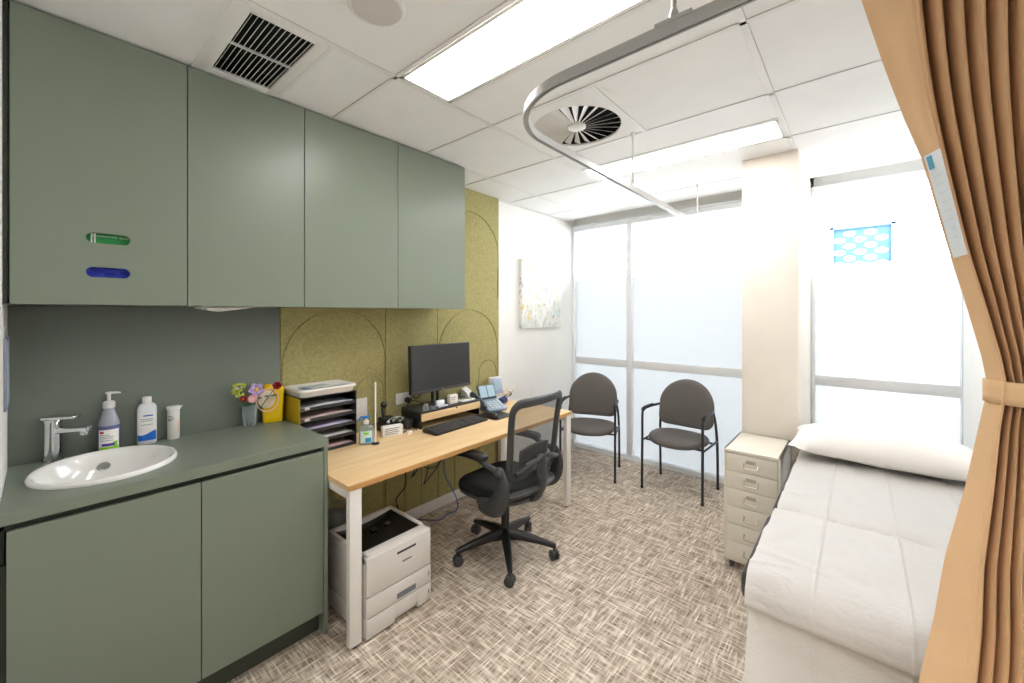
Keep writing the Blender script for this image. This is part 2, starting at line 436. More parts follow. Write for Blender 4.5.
# ceiling: tiles (with openings) + grid
openings = [(-1.508, -0.308, 0.993, 1.293), (-1.508, -0.308, 2.493, 2.793), (-2.085, -1.508, 0.413, 0.713), (-1.508, -0.908, 1.593, 2.193)]
YC1 = 3.74
def cut_rects(x0, x1, y0, y1, holes):
    xs = sorted({x0, x1, *[h[0] for h in holes], *[h[1] for h in holes]}); ys = sorted({y0, y1, *[h[2] for h in holes], *[h[3] for h in holes]})
    for a, b in zip(xs, xs[1:]):
        for c, d in zip(ys, ys[1:]):
            mx_, my_ = (a+b)/2, (c+d)/2
            if not any(h[0] < mx_ < h[1] and h[2] < my_ < h[3] for h in holes): yield a, b, c, d
g = G()
for a, b, c, d in cut_rects(XW-0.05, XR+0.9, YB-1.6, YC1, openings): g.box((a, c, HC), (b, d, HC+0.02))
g.box((XW, YC1, HC+0.085), (XR, YN+0.05, HC+0.105)); g.box((XW, YC1-0.005, HC), (XR, YC1+0.012, HC+0.1))
g.box((XW-0.05, YB-1.6, 2.68), (XR+0.9, YN+0.15, 2.72))
struct(g.build('ceiling', M_tile, smooth=0))
# T-bars: white bars; the shadow line beside them is painted on as grey strips
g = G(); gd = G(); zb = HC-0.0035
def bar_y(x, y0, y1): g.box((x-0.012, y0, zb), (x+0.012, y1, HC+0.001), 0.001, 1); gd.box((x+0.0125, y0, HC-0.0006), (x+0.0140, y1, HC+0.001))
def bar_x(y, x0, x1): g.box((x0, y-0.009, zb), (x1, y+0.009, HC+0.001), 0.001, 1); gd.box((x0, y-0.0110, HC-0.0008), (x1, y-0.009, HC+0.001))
bar_y(GX-0.6, YB, YC1)
bar_y(GX, YB, YC1); bar_y(GX+0.6, 1.593, 2.193); bar_y(GX+1.2, YB, YC1); bar_y(GX+1.8, YB, YC1)
for y in (0.393, 0.993, 1.593, 2.193, 2.793, 3.393):
    bar_x(y, XW if y > 1.91 else (-1.51 if y < 0.5 else -2.06), XR)
for y in (1.293, 2.493): bar_x(y, -1.508, -0.308)
bar_x(0.725, -2.06, -1.52)
struct(g.build('trim_2', M_grid)); struct(gd.build('trim_3', M_shadowline, smooth=0))
g = G(); g.box((XW, 2.0, HC-0.012), (XW+0.012, YC1, HC)); g.box((XR-0.012, YB, HC-0.012), (XR, YC1, HC)); struct(g.build('trim_4', M_grid))
# skirtings
g = G(); g.box((XW, 0.868, 0), (XW+0.014, YN-0.01, 0.085), 0.003); struct(g.build('baseboard_left', M_skirt))
g = G(); g.box((XR-0.014, YB, 0), (XR, YN-0.02, 0.085), 0.003); struct(g.build('baseboard_right', M_skirt))
g = G(); g.box((-0.603, 3.024, 0), (-0.274, 3.036, 0.085), 0.003); g.box((-0.603, 3.024, 0), (-0.591, YN, 0.085), 0.003); g.box((-0.286, 3.024, 0), (-0.274, YN, 0.085), 0.003)
struct(g.build('baseboard_column', M_skirt))
# sage splashback behind the bench
g = G(); g.box((XW, YB, 0.88), (XW+0.022, 0.8585, 1.5025), 0.001); struct(g.build('trim_5', M_splash))

def make_window(name, x0, x1, mull):
    g = G(); y0, y1 = YN-0.035, YN+0.04
    g.box((x0, y0, 0), (x1, y1, 0.045), 0.002); g.box((x0, y0-0.012, 0), (x1, y0, 0.014), 0.002)
    g.box((x0, y0, 2.375), (x1, y1, 2.42), 0.002); g.box((x0-0.0, y0-0.03, 2.42), (x1, y1, 2.435), 0.002)
    g.box((x0, y0, 0.045), (x0+0.025, y1, 2.375), 0.002); g.box((x1-0.006, y0, 0.045), (x1, y1, 2.375), 0.001)
    for a, b in mull:
        g.box((a, y0, 0.045), (b, y1, 2.375), 0.002)
        g.box((b-0.004, y0-0.002, 0.045), (b+0.002, y0+0.02, 2.375), 0.0005)
    fr = struct(g.build(name, M_alu))
    g = G(); g.box((x0+0.02, YN-0.008, 0.922), (x1-0.004, YN+0.003, 0.997), 0.001)
    g.build('transom', M_transom, fr)
    g = G(); g.raw([(x0, YN+0.012, 0.04), (x1, YN+0.012, 0.04), (x1, YN+0.012, 2.38), (x0, YN+0.012, 2.38)], [[0, 1, 2, 3]]); g.build('glass_pane', M_glass, fr, smooth=0)
    g = G(); g.raw([(x0, YN+0.006, 0.04), (x1, YN+0.006, 0.04), (x1, YN+0.006, 1.845), (x0, YN+0.006, 1.845)], [[0, 1, 2, 3]]); g.build('frosted_film', M_frost, fr, smooth=0)
make_window('window_1', XW, -0.60, [(-1.789, -1.735)])
make_window('window_2', -0.283, XR, [])
g = G(); g.box((-4.0, YN+0.15, -0.3), (3.0, 9.0, -0.12)); struct(g.build('ground', mat('pale_paving', (205, 203, 200), 0.9), smooth=0))

# ------------------------------------------------------------------ olive felt panels with routed arches
def panel(y0, y1, label, arcs, seams):
    th = 0.022
    root = thing('acoustic_panel', label, 'wall panel', (XW, (y0+y1)/2, 0.085), 0)
    g = G(); g.box((XW+0.0005, y0+0.0015, 0.086), (XW+th, y1-0.0015, HC-0.002), 0.0015, 1); o = g.build('felt_board', M_felt, root, smooth=30)
    gw = 0.008
    c = bmesh.new(); inv = XF[root.name].inverted()
    def strip(path):
        n = len(path); L_, R_ = [], []
        for i, (y, z) in enumerate(path):
            a = path[max(i-1, 0)]; b = path[min(i+1, n-1)]; d = Vector((b[0]-a[0], b[1]-a[1])).normalized(); nn = Vector((-d.y, d.x))*gw/2
            L_.append((y+nn.x, z+nn.y)); R_.append((y-nn.x, z-nn.y))
        xa, xb = XW+th-0.007, XW+th+0.01
        vs = []
        for i in range(n):
            for (y, z), x in ((L_[i], xa), (R_[i], xa), (R_[i], xb), (L_[i], xb)): vs.append(c.verts.new(inv @ Vector((x, y, z))))
        for i in range(n-1):
            for k in range(4):
                k2 = (k+1) % 4; c.faces.new([vs[i*4+k], vs[i*4+k2], vs[(i+1)*4+k2], vs[(i+1)*4+k]])
        c.faces.new([vs[k] for k in range(4)][::-1]); c.faces.new([vs[(n-1)*4+k] for k in range(4)])
    for (ya, yb, zt, zbot) in arcs:
        r = (yb-ya)/2; cy = (ya+yb)/2; cz = zt-r
        path = [(ya, zbot)]+[(cy-r*math.cos(PI*k/28), cz+r*math.sin(PI*k/28)) for k in range(29)]+[(yb, zbot)]
        strip(path)
    for y, za, zb_ in seams: strip([(y, za), (y, zb_)])
    bmesh.ops.recalc_face_normals(c, faces=c.faces)
    apply_bool(o, c)
    return o
panel(0.860, 1.511, 'olive felt wall panel with a wide routed arch, behind the black letter trays', [(0.867, 1.503, 1.494, 0.08), (1.300, 1.490, 1.066, 0.08)], [(1.09, 0.08, 0.70)])
panel(1.511, 1.950, 'plain narrow olive felt wall panel with the power point, left of the monitor', [], [(1.66, 0.08, 0.70), (1.80, 0.08, 0.70)])
panel(1.950, 2.632, 'tall olive felt wall panel with stacked arches, beside the white wall', [(1.960, 2.610, 1.500, 0.08), (1.962, 2.624, 2.30, 1.62), (2.385, 2.596, 1.072, 0.08)], [(2.12, 0.08, 0.70), (2.616, 1.6, 1.86)])

# ------------------------------------------------------------------ overhead cabinets
ZB = 1.503; ZT = HC-0.006
ys = [-0.0625, 0.391, 0.846, 1.376, 1.910]
labs = ['sage green overhead cabinet at the far left, with two glove slots in its door', 'sage green overhead cabinet second from left, above the bottles and paper towel',
        'sage green overhead cabinet third from left, above the yellow container and letter trays', 'sage green overhead cabinet furthest right, ending beside the olive felt panel']
for i in range(4):
    y0, y1 = ys[i], ys[i+1]
    root = thing('overhead_cabinet', labs[i], 'cabinet', (XW, (y0+y1)/2, ZB), 0, 'overhead cabinets')
    xin = XW+0.023
    g = G(); xd = XB0-0.020
    yb0 = YB+0.001 if i == 0 else y0+0.0005
    t = 0.016
    g.box((xin, yb0, ZB+0.004), (xd-0.001, yb0+t, ZT)); g.box((xin, y1-t-0.0005, ZB+0.004), (xd-0.001, y1-0.0005, ZT))
    g.box((xin, yb0, ZB+0.004), (xd-0.001, y1-0.0005, ZB+0.004+t)); g.box((xin, yb0, ZT-t), (xd-0.001, y1-0.0005, ZT)); g.box((xin, yb0, ZB+0.004), (xin+0.008, y1-0.0005, ZT))
    g.build('body', M_green if i == 3 else M_dkgreen, root, smooth=0)
    g = G(); g.box((xd, y0+0.0015, ZB), (XB0, y1-0.0015, ZT-0.002), 0.0012, 1); d = g.build('door', M_green, root, smooth=30)
    if i == 0:
        c = bmesh.new(); inv = XF[root.name].inverted()
        for zc in (1.742, 1.620):
            ov = rrect(0.107, 0.222, zc-0.0185, zc+0.0185, 0.0184, 8)
            a = [c.verts.new(inv @ Vector((xd-0.01, y, z))) for y, z in ov]; b = [c.verts.new(inv @ Vector((XB0+0.01, y, z))) for y, z in ov]
            c.faces.new(a[::-1]); c.faces.new(b); n = len(ov)
            for k in range(n): c.faces.new([a[k], a[(k+1) % n], b[(k+1) % n], b[k]])
        bmesh.ops.recalc_face_normals(c, faces=c.faces); apply_bool(d, c)
        g = G(); g.box((xd-0.006, YB+0.0005, ZB), (xd+0.008, -0.0660, ZT)); g.build('filler_strip', M_dkgreen, root, smooth=0)  # dark green carries the shade of the gap at the wall
        g = G(); g.box((XW+0.12, 0.07, 1.665), (xd-0.002, 0.26, 1.672)); g.box((XW+0.12, 0.07, 1.565), (xd-0.002, 0.26, 1.572)); g.build('shelf', M_dkgreen, root, smooth=0)
def glove_box(z0, name, label, m, texts):
    root = thing(name, label, 'glove box', (-2.20, 0.165, z0), 0, 'glove boxes in the cabinet door slots')
    g = G(); g.box((-2.30, 0.085, z0), (-2.086, 0.245, z0+0.088), 0.002); g.build('carton', m, root)
    if texts:
        g = G(); g.box((-2.0859, 0.1205, z0+0.01), (-2.0849, 0.1245, z0+0.088)); g.box((-2.0859, 0.1285, z0+0.01), (-2.0849, 0.1330, z0+0.088)); g.build('white_stripe', M_label, root, smooth=0)
        g = G(); text_geo(g, 'EXAMINATION  GLOVES', 0.0095, frame_px((-2.0855, 0.176, z0+0.079), (0, 1, 0), (0, 0, 1))); g.build('lettering', M_label, root, smooth=0)
    else:
        g = G(); pth = []
        g.grid(lambda u, v: (-2.082+0.006*math.sin(u*9)*math.sin(v*7), 0.108+0.114*u, z0+0.026+0.042*v), 18, 8); g.build('glove', mat('glove_blue', (18, 40, 160), 0.5), root)
glove_box(1.6725, 'glove_box', 'bright green glove box showing through the upper cabinet slot', mat('carton_green', (14, 140, 66), 0.45), True)
glove_box(1.5725, 'glove_box', 'dark blue glove box showing through the lower cabinet slot', mat('carton_blue', (12, 28, 130), 0.5), False)
# paper towel dispenser sheet below the cabinets
root = thing('paper_towel', 'white paper towel hanging from under the overhead cabinets', 'paper towel', (-2.2, 0.55, 1.47))
def ptw(u, v):
    y = 0.462+0.19*u; drop = 0.030*(1-abs(2*u-0.5)**1.0*0.6) if u < 0.25 else 0.030*(1-(u-0.25)/0.75)**0.8
    return (-2.12-0.05*v, y+0.01*math.sin(v*5), ZB+0.001-drop*(0.35+0.65*math.sin(PI*min(1, v*1.0)))*0.8)
g = G(); g.grid(ptw, 14, 10); g.build('sheet', M_label, root, thick=0.001)
g = G(); g.box((-2.25, 0.45, ZB-0.010), (-2.13, 0.60, ZB+0.003), 0.003); g.build('dispenser_slot', M_plastic, root)

# ------------------------------------------------------------------ base cabinets, worktop
for i, (y0, y1, lb) in enumerate(((-0.0625, 0.394, 'sage green base cabinet with a flat door under the white basin'), (0.394, 0.849, 'sage green base cabinet with a flat door next to the desk'))):
    root = thing('base_cabinet', lb, 'cabinet', (-2.1, (y0+y1)/2, 0), 0, 'base cabinets under the worktop')
    ya = YB+0.001 if i == 0 else y0+0.0005; yb = y1-0.0005
    g = G(); t = 0.016; xf = XBF-0.02; zt = 0.74 if i == 0 else 0.836
    g.box((XW+0.001, ya, 0.107), (xf, ya+t, zt)); g.box((XW+0.001, yb-t, 0.107), (xf, yb, zt)); g.box((XW+0.001, ya, 0.107), (xf, yb, 0.107+t)); g.box((XW+0.001, ya, 0.107), (XW+0.012, yb, zt))
    g.build('body', M_dkgreen, root, smooth=0)
    g = G(); g.box((XBF-0.019, y0+0.0015, 0.107), (XBF, y1-0.0015, 0.842), 0.0012, 1); g.build('door', M_green, root, smooth=30)
    g = G(); g.box((XBF-0.075, ya, 0.0005), (XBF-0.055, yb, 0.105)); g.build('kickboard', M_dkgreen, root, smooth=0)
    g = G(); g.box((XBF-0.045, ya, 0.838), (XBF-0.030, yb, 0.861)); 
    if i == 0: g.box((XBF-0.045, YB+0.001, 0.0005), (XBF-0.030, -0.0660, 0.861))
    g.build('shadow_rail', M_dkgreen, root, smooth=0)  # dark rail paints the shade between slab and door
g = G(); g.box((XW+0.0235, 0.8495, 0.0005), (XBF, 0.868, 0.8615), 0.001, 1)
rebase(tag(g.build('end_panel', M_green, smooth=30), 'sage green end panel standing to the floor beside the desk', 'cabinet panel'), (-2.1, 0.858, 0.0005))
# worktop slab with basin cutout
BX, BY = -2.135, 0.168
g = G(); g.box((XW+0.0225, YB+0.001, 0.862), (XBF+0.002, 0.8695, 0.9), 0.0015, 1)
wt = g.build('worktop', M_green, smooth=30)
c = bmesh.new(); n = 48
bt = [c.verts.new((BX+0.197*math.cos(2*PI*k/n), BY+0.189*math.sin(2*PI*k/n), 0.95)) for k in range(n)]; bb = [c.verts.new((v.co.x, v.co.y, 0.80)) for v in bt]
c.faces.new(bt); c.faces.new(bb[::-1])
for k in range(n): c.faces.new([bt[k], bb[k], bb[(k+1) % n], bt[(k+1) % n]])
bmesh.ops.recalc_face_normals(c, faces=c.faces); apply_bool(wt, c)
rebase(tag(wt, 'sage green laminate worktop holding the basin along the left wall', 'worktop'), (-2.14, 0.4, 0.862))
root = thing('wash_basin', 'white oval drop-in ceramic basin set into the green worktop', 'basin', (BX, BY, 0.76))
g = G(); rx, ry = 0.208, 0.200
prof = [(0.92, -0.006), (1.0, 0.0005), (1.005, 0.008), (0.985, 0.016), (0.965, 0.0175), (0.935, 0.014), (0.90, 0.002), (0.86, -0.03), (0.73, -0.085), (0.45, -0.125), (0.16, -0.135), (0.10, -0.137), (0.10, -0.145), (0.5, -0.137), (0.79, -0.09), (0.92, -0.006)]
g.lathe(prof, (BX, BY, 0.9), 56, sx=rx, sy=ry, cap=False); g.build('bowl', M_ceramic, root, smooth=60)
g = G(); g.lathe([(0.026, -0.1345), (0.028, -0.131), (0.020, -0.130), (0.017, -0.134), (0.004, -0.135)], (BX, BY, 0.9), 24); g.build('drain', M_chrome, root)
# overflow ring on the wall-side of the bowl
oc = Vector((BX-0.160, BY+0.0, 0.9-0.038)); mo = frame_px(oc, (0, 1, 0), (0.42, 0, 0.9))
g = G(); g.lathe([(0.019, 0.000), (0.0205, 0.003), (0.016, 0.0045), (0.0145, 0.002), (0.002, 0.0015)], (0, 0, 0), 24, M=mo @ Matrix.Translation((0, 0, -0.002))); g.build('overflow_ring', M_steel, root)
# tap
root = thing('mixer_tap', 'chrome single-lever mixer tap behind the left end of the basin', 'tap', (-2.372, 0.035, 0.9))
tx, ty = -2.372, 0.035
sd = Vector((0.55, 0.83, 0)).normalized()
g = G(); g.lathe([(0.029, 0.0), (0.029, 0.006), (0.0255, 0.008), (0.0255, 0.150), (0.027, 0.152), (0.027, 0.164), (0.0, 0.166)], (tx, ty, 0.9), 32); g.build('tap_body', M_chrome, root)
Ms = frame_px((tx, ty, 0.9), sd, (-sd.y, sd.x, 0))
g = G(); g.box((0.0, -0.019, 0.108), (0.112, 0.021, 0.128), 0.006, 3, M=Ms); sp = g.build('spout', M_chrome, root)
g = G(); g.lathe([(0.012, 0.0), (0.013, 0.006), (0.013, 0.014), (0.0, 0.014)], (0, 0, 0), 20, M=Ms @ Matrix.Translation((0.096, 0, 0.096))); g.build('aerator', M_chrome, sp)
g = G(); g.prism(rrect(-0.028, 0.078, -0.026, 0.026, 0.012), 0.1645, 0.174, M=Ms, bev=0.002); g.build('lever', M_chrome, root)

# ------------------------------------------------------------------ things on the worktop
def lab_arc(g, c, r, a0, a1, z0, z1, n=14, sy=1.0, m=None):
    g.grid(lambda u, v: (c[0]+r*math.cos(a0+(a1-a0)*u), c[1]+r*sy*math.sin(a0+(a1-a0)*u), z0+(z1-z0)*v), n, 1, m=m)
AC = math.atan2(-0.19, 2.37)   # direction from bottles to the camera, about
def toward(x, y): return math.atan2(-y, -x)
# purple hand-wash pump bottle
bx, by = -2.375, 0.190
root = thing('pump_bottle', 'clear pump bottle of violet hand wash behind the basin', 'bottle', (bx, by, 0.9))
a = toward(bx, by)
g = G(); g.lathe([(0.030, 0.0), (0.034, 0.004), (0.034, 0.112), (0.031, 0.128), (0.020, 0.165), (0.0165, 0.178), (0.0165, 0.184)], (bx, by, 0.9), 32); g.build('bottle_body', mat('milky_clear', (196, 200, 214), 0.25, trans=0.35), root, smooth=50)
g = G(); g.lathe([(0.0342, 0.003), (0.0345, 0.006), (0.0345, 0.108), (0.034, 0.110)], (bx, by, 0.9), 32, cap=False); g.build('liquid', mat('violet_liquid', (104, 106, 152), 0.2), root, smooth=50)
g = G(); g.lathe([(0.0185, 0.180), (0.0195, 0.183), (0.0195, 0.202), (0.014, 0.208), (0.006, 0.210), (0.006, 0.236), (0.011, 0.237), (0.011, 0.246), (0.0, 0.247)], (bx, by, 0.9), 24)
hd = Vector((math.cos(a+PI/2), math.sin(a+PI/2), 0)); pc = Vector((bx, by, 0.9+0.241)); g.tube([pc, pc+hd*0.022, pc+hd*0.036+Vector((0, 0, -0.003))], [0.0055, 0.005, 0.003], 10)
g.build('pump', M_label, root)
g = G(); lab_arc(g, (bx, by), 0.0350, a-1.0, a+1.0, 0.908, 0.995); lb = g.build('label', M_label, root)
g = G(); lab_arc(g, (bx, by), 0.0353, a-0.95, a+0.95, 0.912, 0.925, m=M_lime); lab_arc(g, (bx, by), 0.0353, a+0.35, a+0.8, 0.925, 0.945, m=M_lime); lab_arc(g, (bx, by), 0.0353, a-0.85, a-0.45, 0.980, 0.989, m=M_red)
lab_arc(g, (bx, by), 0.0356, a-0.65, a+0.5, 0.928, 0.939, m=M_purple)
for zz in (0.973, 0.966, 0.959, 0.950): lab_arc(g, (bx, by), 0.0353, a-0.85, a+0.05+0.35*(zz < 0.97), zz, zz+0.002, m=M_ink)
g.build('label_print', None, lb)
# white/blue bottle
bx, by = -2.385, 0.310; a = toward(bx, by)
root = thing('sanitiser_bottle', 'white flip-cap bottle with a blue wave label, right of the pump bottle', 'bottle', (bx, by, 0.9))
Mb = Matrix.Translation((bx, by, 0.9)) @ Matrix.Rotation(a-PI/2, 4, 'Z') @ Matrix.Diagonal((1, 1, 1.10, 1))
def oval(rx_, ry_, n=36, p=2.6):
    return [(rx_*abs(math.cos(t))**(2/p)*(1 if math.cos(t) >= 0 else -1), ry_*abs(math.sin(t))**(2/p)*(1 if math.sin(t) >= 0 else -1)) for t in (2*PI*k/n for k in range(n))]
g = G(); g.pad(oval(0.033, 0.021), [(0.004, 0.0), (0.0, 0.004), (0.0, 0.142), (0.004, 0.154), (0.014, 0.162), (0.017, 0.163)], M=Mb); g.build('bottle_body', mat('bottle_white', (228, 232, 236), 0.3), root, smooth=50)
g = G(); g.lathe([(0.0155, 0.160), (0.016, 0.162), (0.016, 0.184), (0.0145, 0.187), (0.0, 0.187)], (0, 0, 0), 24, M=Mb); g.build('cap', M_label, root)
def lab_flat(g, z0, z1, w_, m, x0=None, x1=None, y=0.0216, wave=0):
    xa, xb = (-w_ if x0 is None else x0), (w_ if x1 is None else x1)
    def fn(u, v):
        x = xa+(xb-xa)*u
        yy = y*(1-min(1, abs(x)/0.0345)**2.6)**(1/2.6)
        return (x, yy+0.0006, z0+(z1+wave*math.cos(u*4.0)-z0)*v)
    g.grid(fn, 12, 1, m=m, M=Mb)
g = G(); lab_flat(g, 0.015, 0.125, 0.030, M_label); lb = g.build('label', M_label, root)
g = G(); lab_flat(g, 0.016, 0.046, 0.030, M_blue, y=0.0222, wave=0.008); lab_flat(g, 0.112, 0.117, 0.02, M_blue, x0=-0.020, x1=0.012, y=0.0222)
for zz in (0.100, 0.093, 0.078): lab_flat(g, zz, zz+0.002, 0.02, M_ink, y=0.0222)
g.build('label_print', None, lb)
# white test-strip tub
bx, by = -2.390, 0.402; a = toward(bx, by)
root = thing('test_strip_tub', 'slim white capped tub standing alone right of the two bottles', 'tub', (bx, by, 0.9))
g = G(); g.lathe([(0.021, 0.0), (0.022, 0.002), (0.0225, 0.136), (0.021, 0.138), (0.0, 0.138)], (bx, by, 0.9), 28); g.build('tub_body', mat('tub_white', (226, 222, 218), 0.4), root)
g = G(); g.lathe([(0.0235, 0.132), (0.0255, 0.134), (0.0258, 0.146), (0.024, 0.148), (0.0, 0.148)], (bx, by, 0.9), 28); g.tube([(bx+0.02*math.cos(a+1.5), by+0.02*math.sin(a+1.5), 1.044), (bx+0.032*math.cos(a+1.5), by+0.032*math.sin(a+1.5), 1.044)], 0.004, 8); g.build('lid', M_label, root)
g = G()
for zz, w0 in ((1.002, 0.4), (0.992, 0.6), (0.985, 0.3)): lab_arc(g, (bx, by), 0.0232, a-1.0, a-1.0+w0+0.5, zz, zz+0.004, m=M_ink)
lab_arc(g, (bx, by), 0.0232, a+0.6, a+1.0, 0.945, 0.980, m=mat('peach_print', (240, 205, 190), 0.5)); lab_arc(g, (bx, by), 0.0232, a+0.6, a+0.95, 0.938, 0.944, m=M_yellow)
g.build('label_print', None, root)
# yellow sharps container
sx_, sy_ = -2.365, 0.808
root = thing('sharps_container', 'bright yellow plastic container with a round white lid disc beside the flowers', 'container', (sx_, sy_, 0.9))
a = math.atan2(-0.70, 2.37)-0.02
Mc = Matrix.Translation((sx_, sy_, 0.9)) @ Matrix.Rotation(a, 4, 'Z') @ Matrix.Diagonal((0.9, 0.95, 1.13, 1))
g = G(); g.pad(rrect(-0.035, 0.035, -0.052, 0.052, 0.014), [(0.008, 0.0), (0.003, 0.004), (0.003, 0.03), (0.0, 0.10), (0.0, 0.150), (0.004, 0.156)], M=Mc); g.build('tub', M_yellow, root, smooth=50)
g = G(); g.pad(rrect(-0.038, 0.038, -0.055, 0.055, 0.014), [(0.0, 0.142), (0.0, 0.152), (0.006, 0.160), (0.02, 0.162)], M=Mc); g.box((-0.02, -0.045, 0.158), (0.022, -0.005, 0.176), 0.005, M=Mc); ld = g.build('lid', M_yellow, root, smooth=50)
g = G(); g.lathe([(0.040, 0), (0.041, 0.003), (0.036, 0.005), (0.0, 0.0055)], (0, 0, 0), 32, M=Mc @ Matrix.Translation((0.037, -0.030, 0.112)) @ Matrix.Rotation(PI/2, 4, 'Y')); g.build('disc', mat('cream_disc', (240, 222, 200), 0.5), root)
g = G(); g.lathe([(0.052, 0), (0.054, 0.002), (0.049, 0.003)], (0, 0, 0), 32, cap=False, M=Mc @ Matrix.Translation((0.0362, -0.026, 0.108)) @ Matrix.Rotation(PI/2, 4, 'Y')); g.build('ring_label', mat('pale_pink', (250, 205, 190), 0.5), root, thick=0.0006)
# vase
vx, vy = -2.368, 0.702
root = thing('glass_vase', 'small clear ribbed glass vase of artificial flowers on the worktop', 'vase', (vx, vy, 0.9))
g = G(); prof = [(0.026, 0.0), (0.029, 0.003), (0.033, 0.108), (0.0315, 0.108), (0.0265, 0.010), (0.0, 0.009)]
g.lathe(prof, (vx, vy, 0.9), 28, cap=False); g.build('glass_body', M_clear, root, smooth=50)
g = G()
for k in range(14):
    t = 2*PI*k/14; g.tube([(vx+0.029*math.cos(t), vy+0.029*math.sin(t), 0.905), (vx+0.0328*math.cos(t), vy+0.0328*math.sin(t), 1.006)], 0.0012, 5)
g.build('ribs', M_clear, root)
M_stem = mat('stem_green', (30, 120, 60), 0.5); M_leaf = mat('leaf_green', (24, 100, 58), 0.5)
def flower(name, label, base, head, kind, m, mcentre, r, leaf=True):
    root = thing(name, label, 'flower', (vx, vy, 0.911), 0, 'artificial flowers in the vase')
    g = G(); b = Vector((vx+base[0], vy+base[1], 0.912)); h = Vector(head); mid = b.lerp(h, 0.5)+Vector((0, 0, 0.012))
    pts = smooth_path([b, mid, h], 6); g.tube(pts, 0.0017, 6); g.build('stem', M_stem, root)
    n = Vector((2.3, -0.65, 0.65)).normalized()
    u = n.orthogonal().normalized(); v = n.cross(u)
    def petal(ang, r_, w_, tilt, off=0.0):
        d = u*math.cos(ang)+v*math.sin(ang); sdir = n.cross(d)
        def fn(a, t):
            ww = w_*math.sin(PI*min(1, 0.12+t*0.88))**0.7
            return h+n*(off+tilt*t*t*r_)+d*(r_*t)+sdir*(ww*(a-0.5)*2)+n*(-0.25*ww*abs(a-0.5)*2+0.25*ww)
        return fn
    if kind == 'cluster':
        gg = G()
        for k in range(34):
            q = h+Vector((random.uniform(-.012, .012), random.uniform(-.026, .026), random.uniform(-.032, .030)))
            for j in range(3): gg.sphere(q+Vector([random.uniform(-.004, .004) for _ in range(3)]), 0.0048, u=8, v=6, m=M_label if k % 5 == 0 else None)
            gg.tube([q, h+(q-h)*0.2-Vector((0, 0, 0.025))], 0.0006, 4, m=M_stem)
        gg.build('florets', m, root)
        return
    g = G(); layers = {'rose': ((6, 1.0, 0.7, 0.9), (5, 0.75, 0.6, 1.2), (4, 0.5, 0.45, 1.4)), 'daisy': ((14, 1.0, 0.22, 0.25), (12, 0.75, 0.2, 0.5)), 'open': ((5, 1.0, 0.55, 0.35), (5, 0.7, 0.45, 0.7))}[kind]
    for li, (cnt, rr, ww, ti) in enumerate(layers):
        for k in range(cnt): g.grid(petal(2*PI*(k+0.5*li)/cnt, r*rr, r*ww*0.8, ti, off=0.001*li), 6, 6)
    g.build('petals', m, root, thick=0.0008)
    g = G(); g.sphere(h+n*r*0.25, r*0.22, u=10, v=8)
    for k in range(8): g.sphere(h+n*r*0.35+(u*math.cos(k*PI/4)+v*math.sin(k*PI/4))*r*0.2, r*0.06, u=6, v=5)
    g.build('flower_centre', mcentre, root)
    if leaf:
        g = G(); c0 = b.lerp(h, 0.72)
        for sgn in (1, -1):
            d = Vector((0.3, sgn*1.0, 0.35)).normalized()
            g.grid(lambda a, t: c0+d*(0.034*t)+Vector((0.3, 0, 1)).cross(d).normalized()*(0.009*math.sin(PI*t)**0.8*(a-0.5)*2)+Vector((0, 0, -0.008*t*t)), 4, 8)
        g.build('leaf', M_leaf, root, thick=0.0008)
flower('flower_spray', 'lime green and white flower spray at the left of the vase', (-.004, -.008), (-2.360, 0.652, 1.088), 'cluster', mat('lime_petal', (206, 214, 66), 0.5), M_yellow, 0.03)
flower('flower', 'small dark red flower with yellow centre, low over the vase rim', (.0, -.010), (-2.335, 0.664, 1.046), 'rose', mat('crimson', (176, 18, 44), 0.5), M_yellow, 0.015)
flower('flower', 'lilac open flower with yellow centre, tallest above the vase', (.004, .004), (-2.345, 0.725, 1.082), 'open', mat('lilac', (196, 168, 222), 0.5), M_yellow, 0.037)
flower('flower', 'pale pink daisy-like flower just above the vase rim', (.008, .0), (-2.325, 0.702, 1.042), 'daisy', mat('pale_rose', (240, 186, 190), 0.5), mat('pink_centre', (250, 214, 214), 0.5), 0.024, leaf=False)
flower('flower', 'deep red rose leaning right in front of the yellow container', (-.004, .012), (-2.290, 0.802, 1.098), 'rose', mat('deep_red', (160, 14, 34), 0.5), mat('dark_centre', (70, 8, 18), 0.6), 0.021)

# ------------------------------------------------------------------ desk
DX0, DX1, DY0, DY1, DZ = -2.392, -1.675, 0.870, 2.660, 0.725
root = thing('desk', 'long light oak desk with white square steel legs along the felt panels', 'desk', ((DX0+DX1)/2, (DY0+DY1)/2, 0))
g = G(); g.box((DX0, DY0, DZ-0.025), (DX1, DY1, DZ), 0.001, 1); tp = g.build('desktop', M_oak, root, smooth=30)
g = G(); g.box((DX1+0.0001, DY0, DZ-0.0245), (DX1+0.0011, DY1, DZ-0.0005)); g.box((DX0, DY1, DZ-0.0245), (DX1, DY1+0.001, DZ-0.0005)); g.build('edge_band', M_oakedge, tp, smooth=0)
for y in (DY0+0.008, DY1-0.062):
    for x in (DX1-0.038, DX0+0.005):
        g = G(); g.box((x, y, 0.012), (x+0.034, y+0.056, DZ-0.026), 0.0025); lg = g.build('leg', M_white, root)
        g = G(); g.lathe([(0.010, 0.0), (0.013, 0.002), (0.013, 0.012)], (x+0.017, y+0.028, 0.0005), 14); g.build('foot_pad', M_dkgrey, lg)
    g = G(); g.box((DX0+0.040, y, DZ-0.066), (DX1-0.039, y+0.05, DZ-0.026), 0.002); g.build('end_rail', M_white, root)
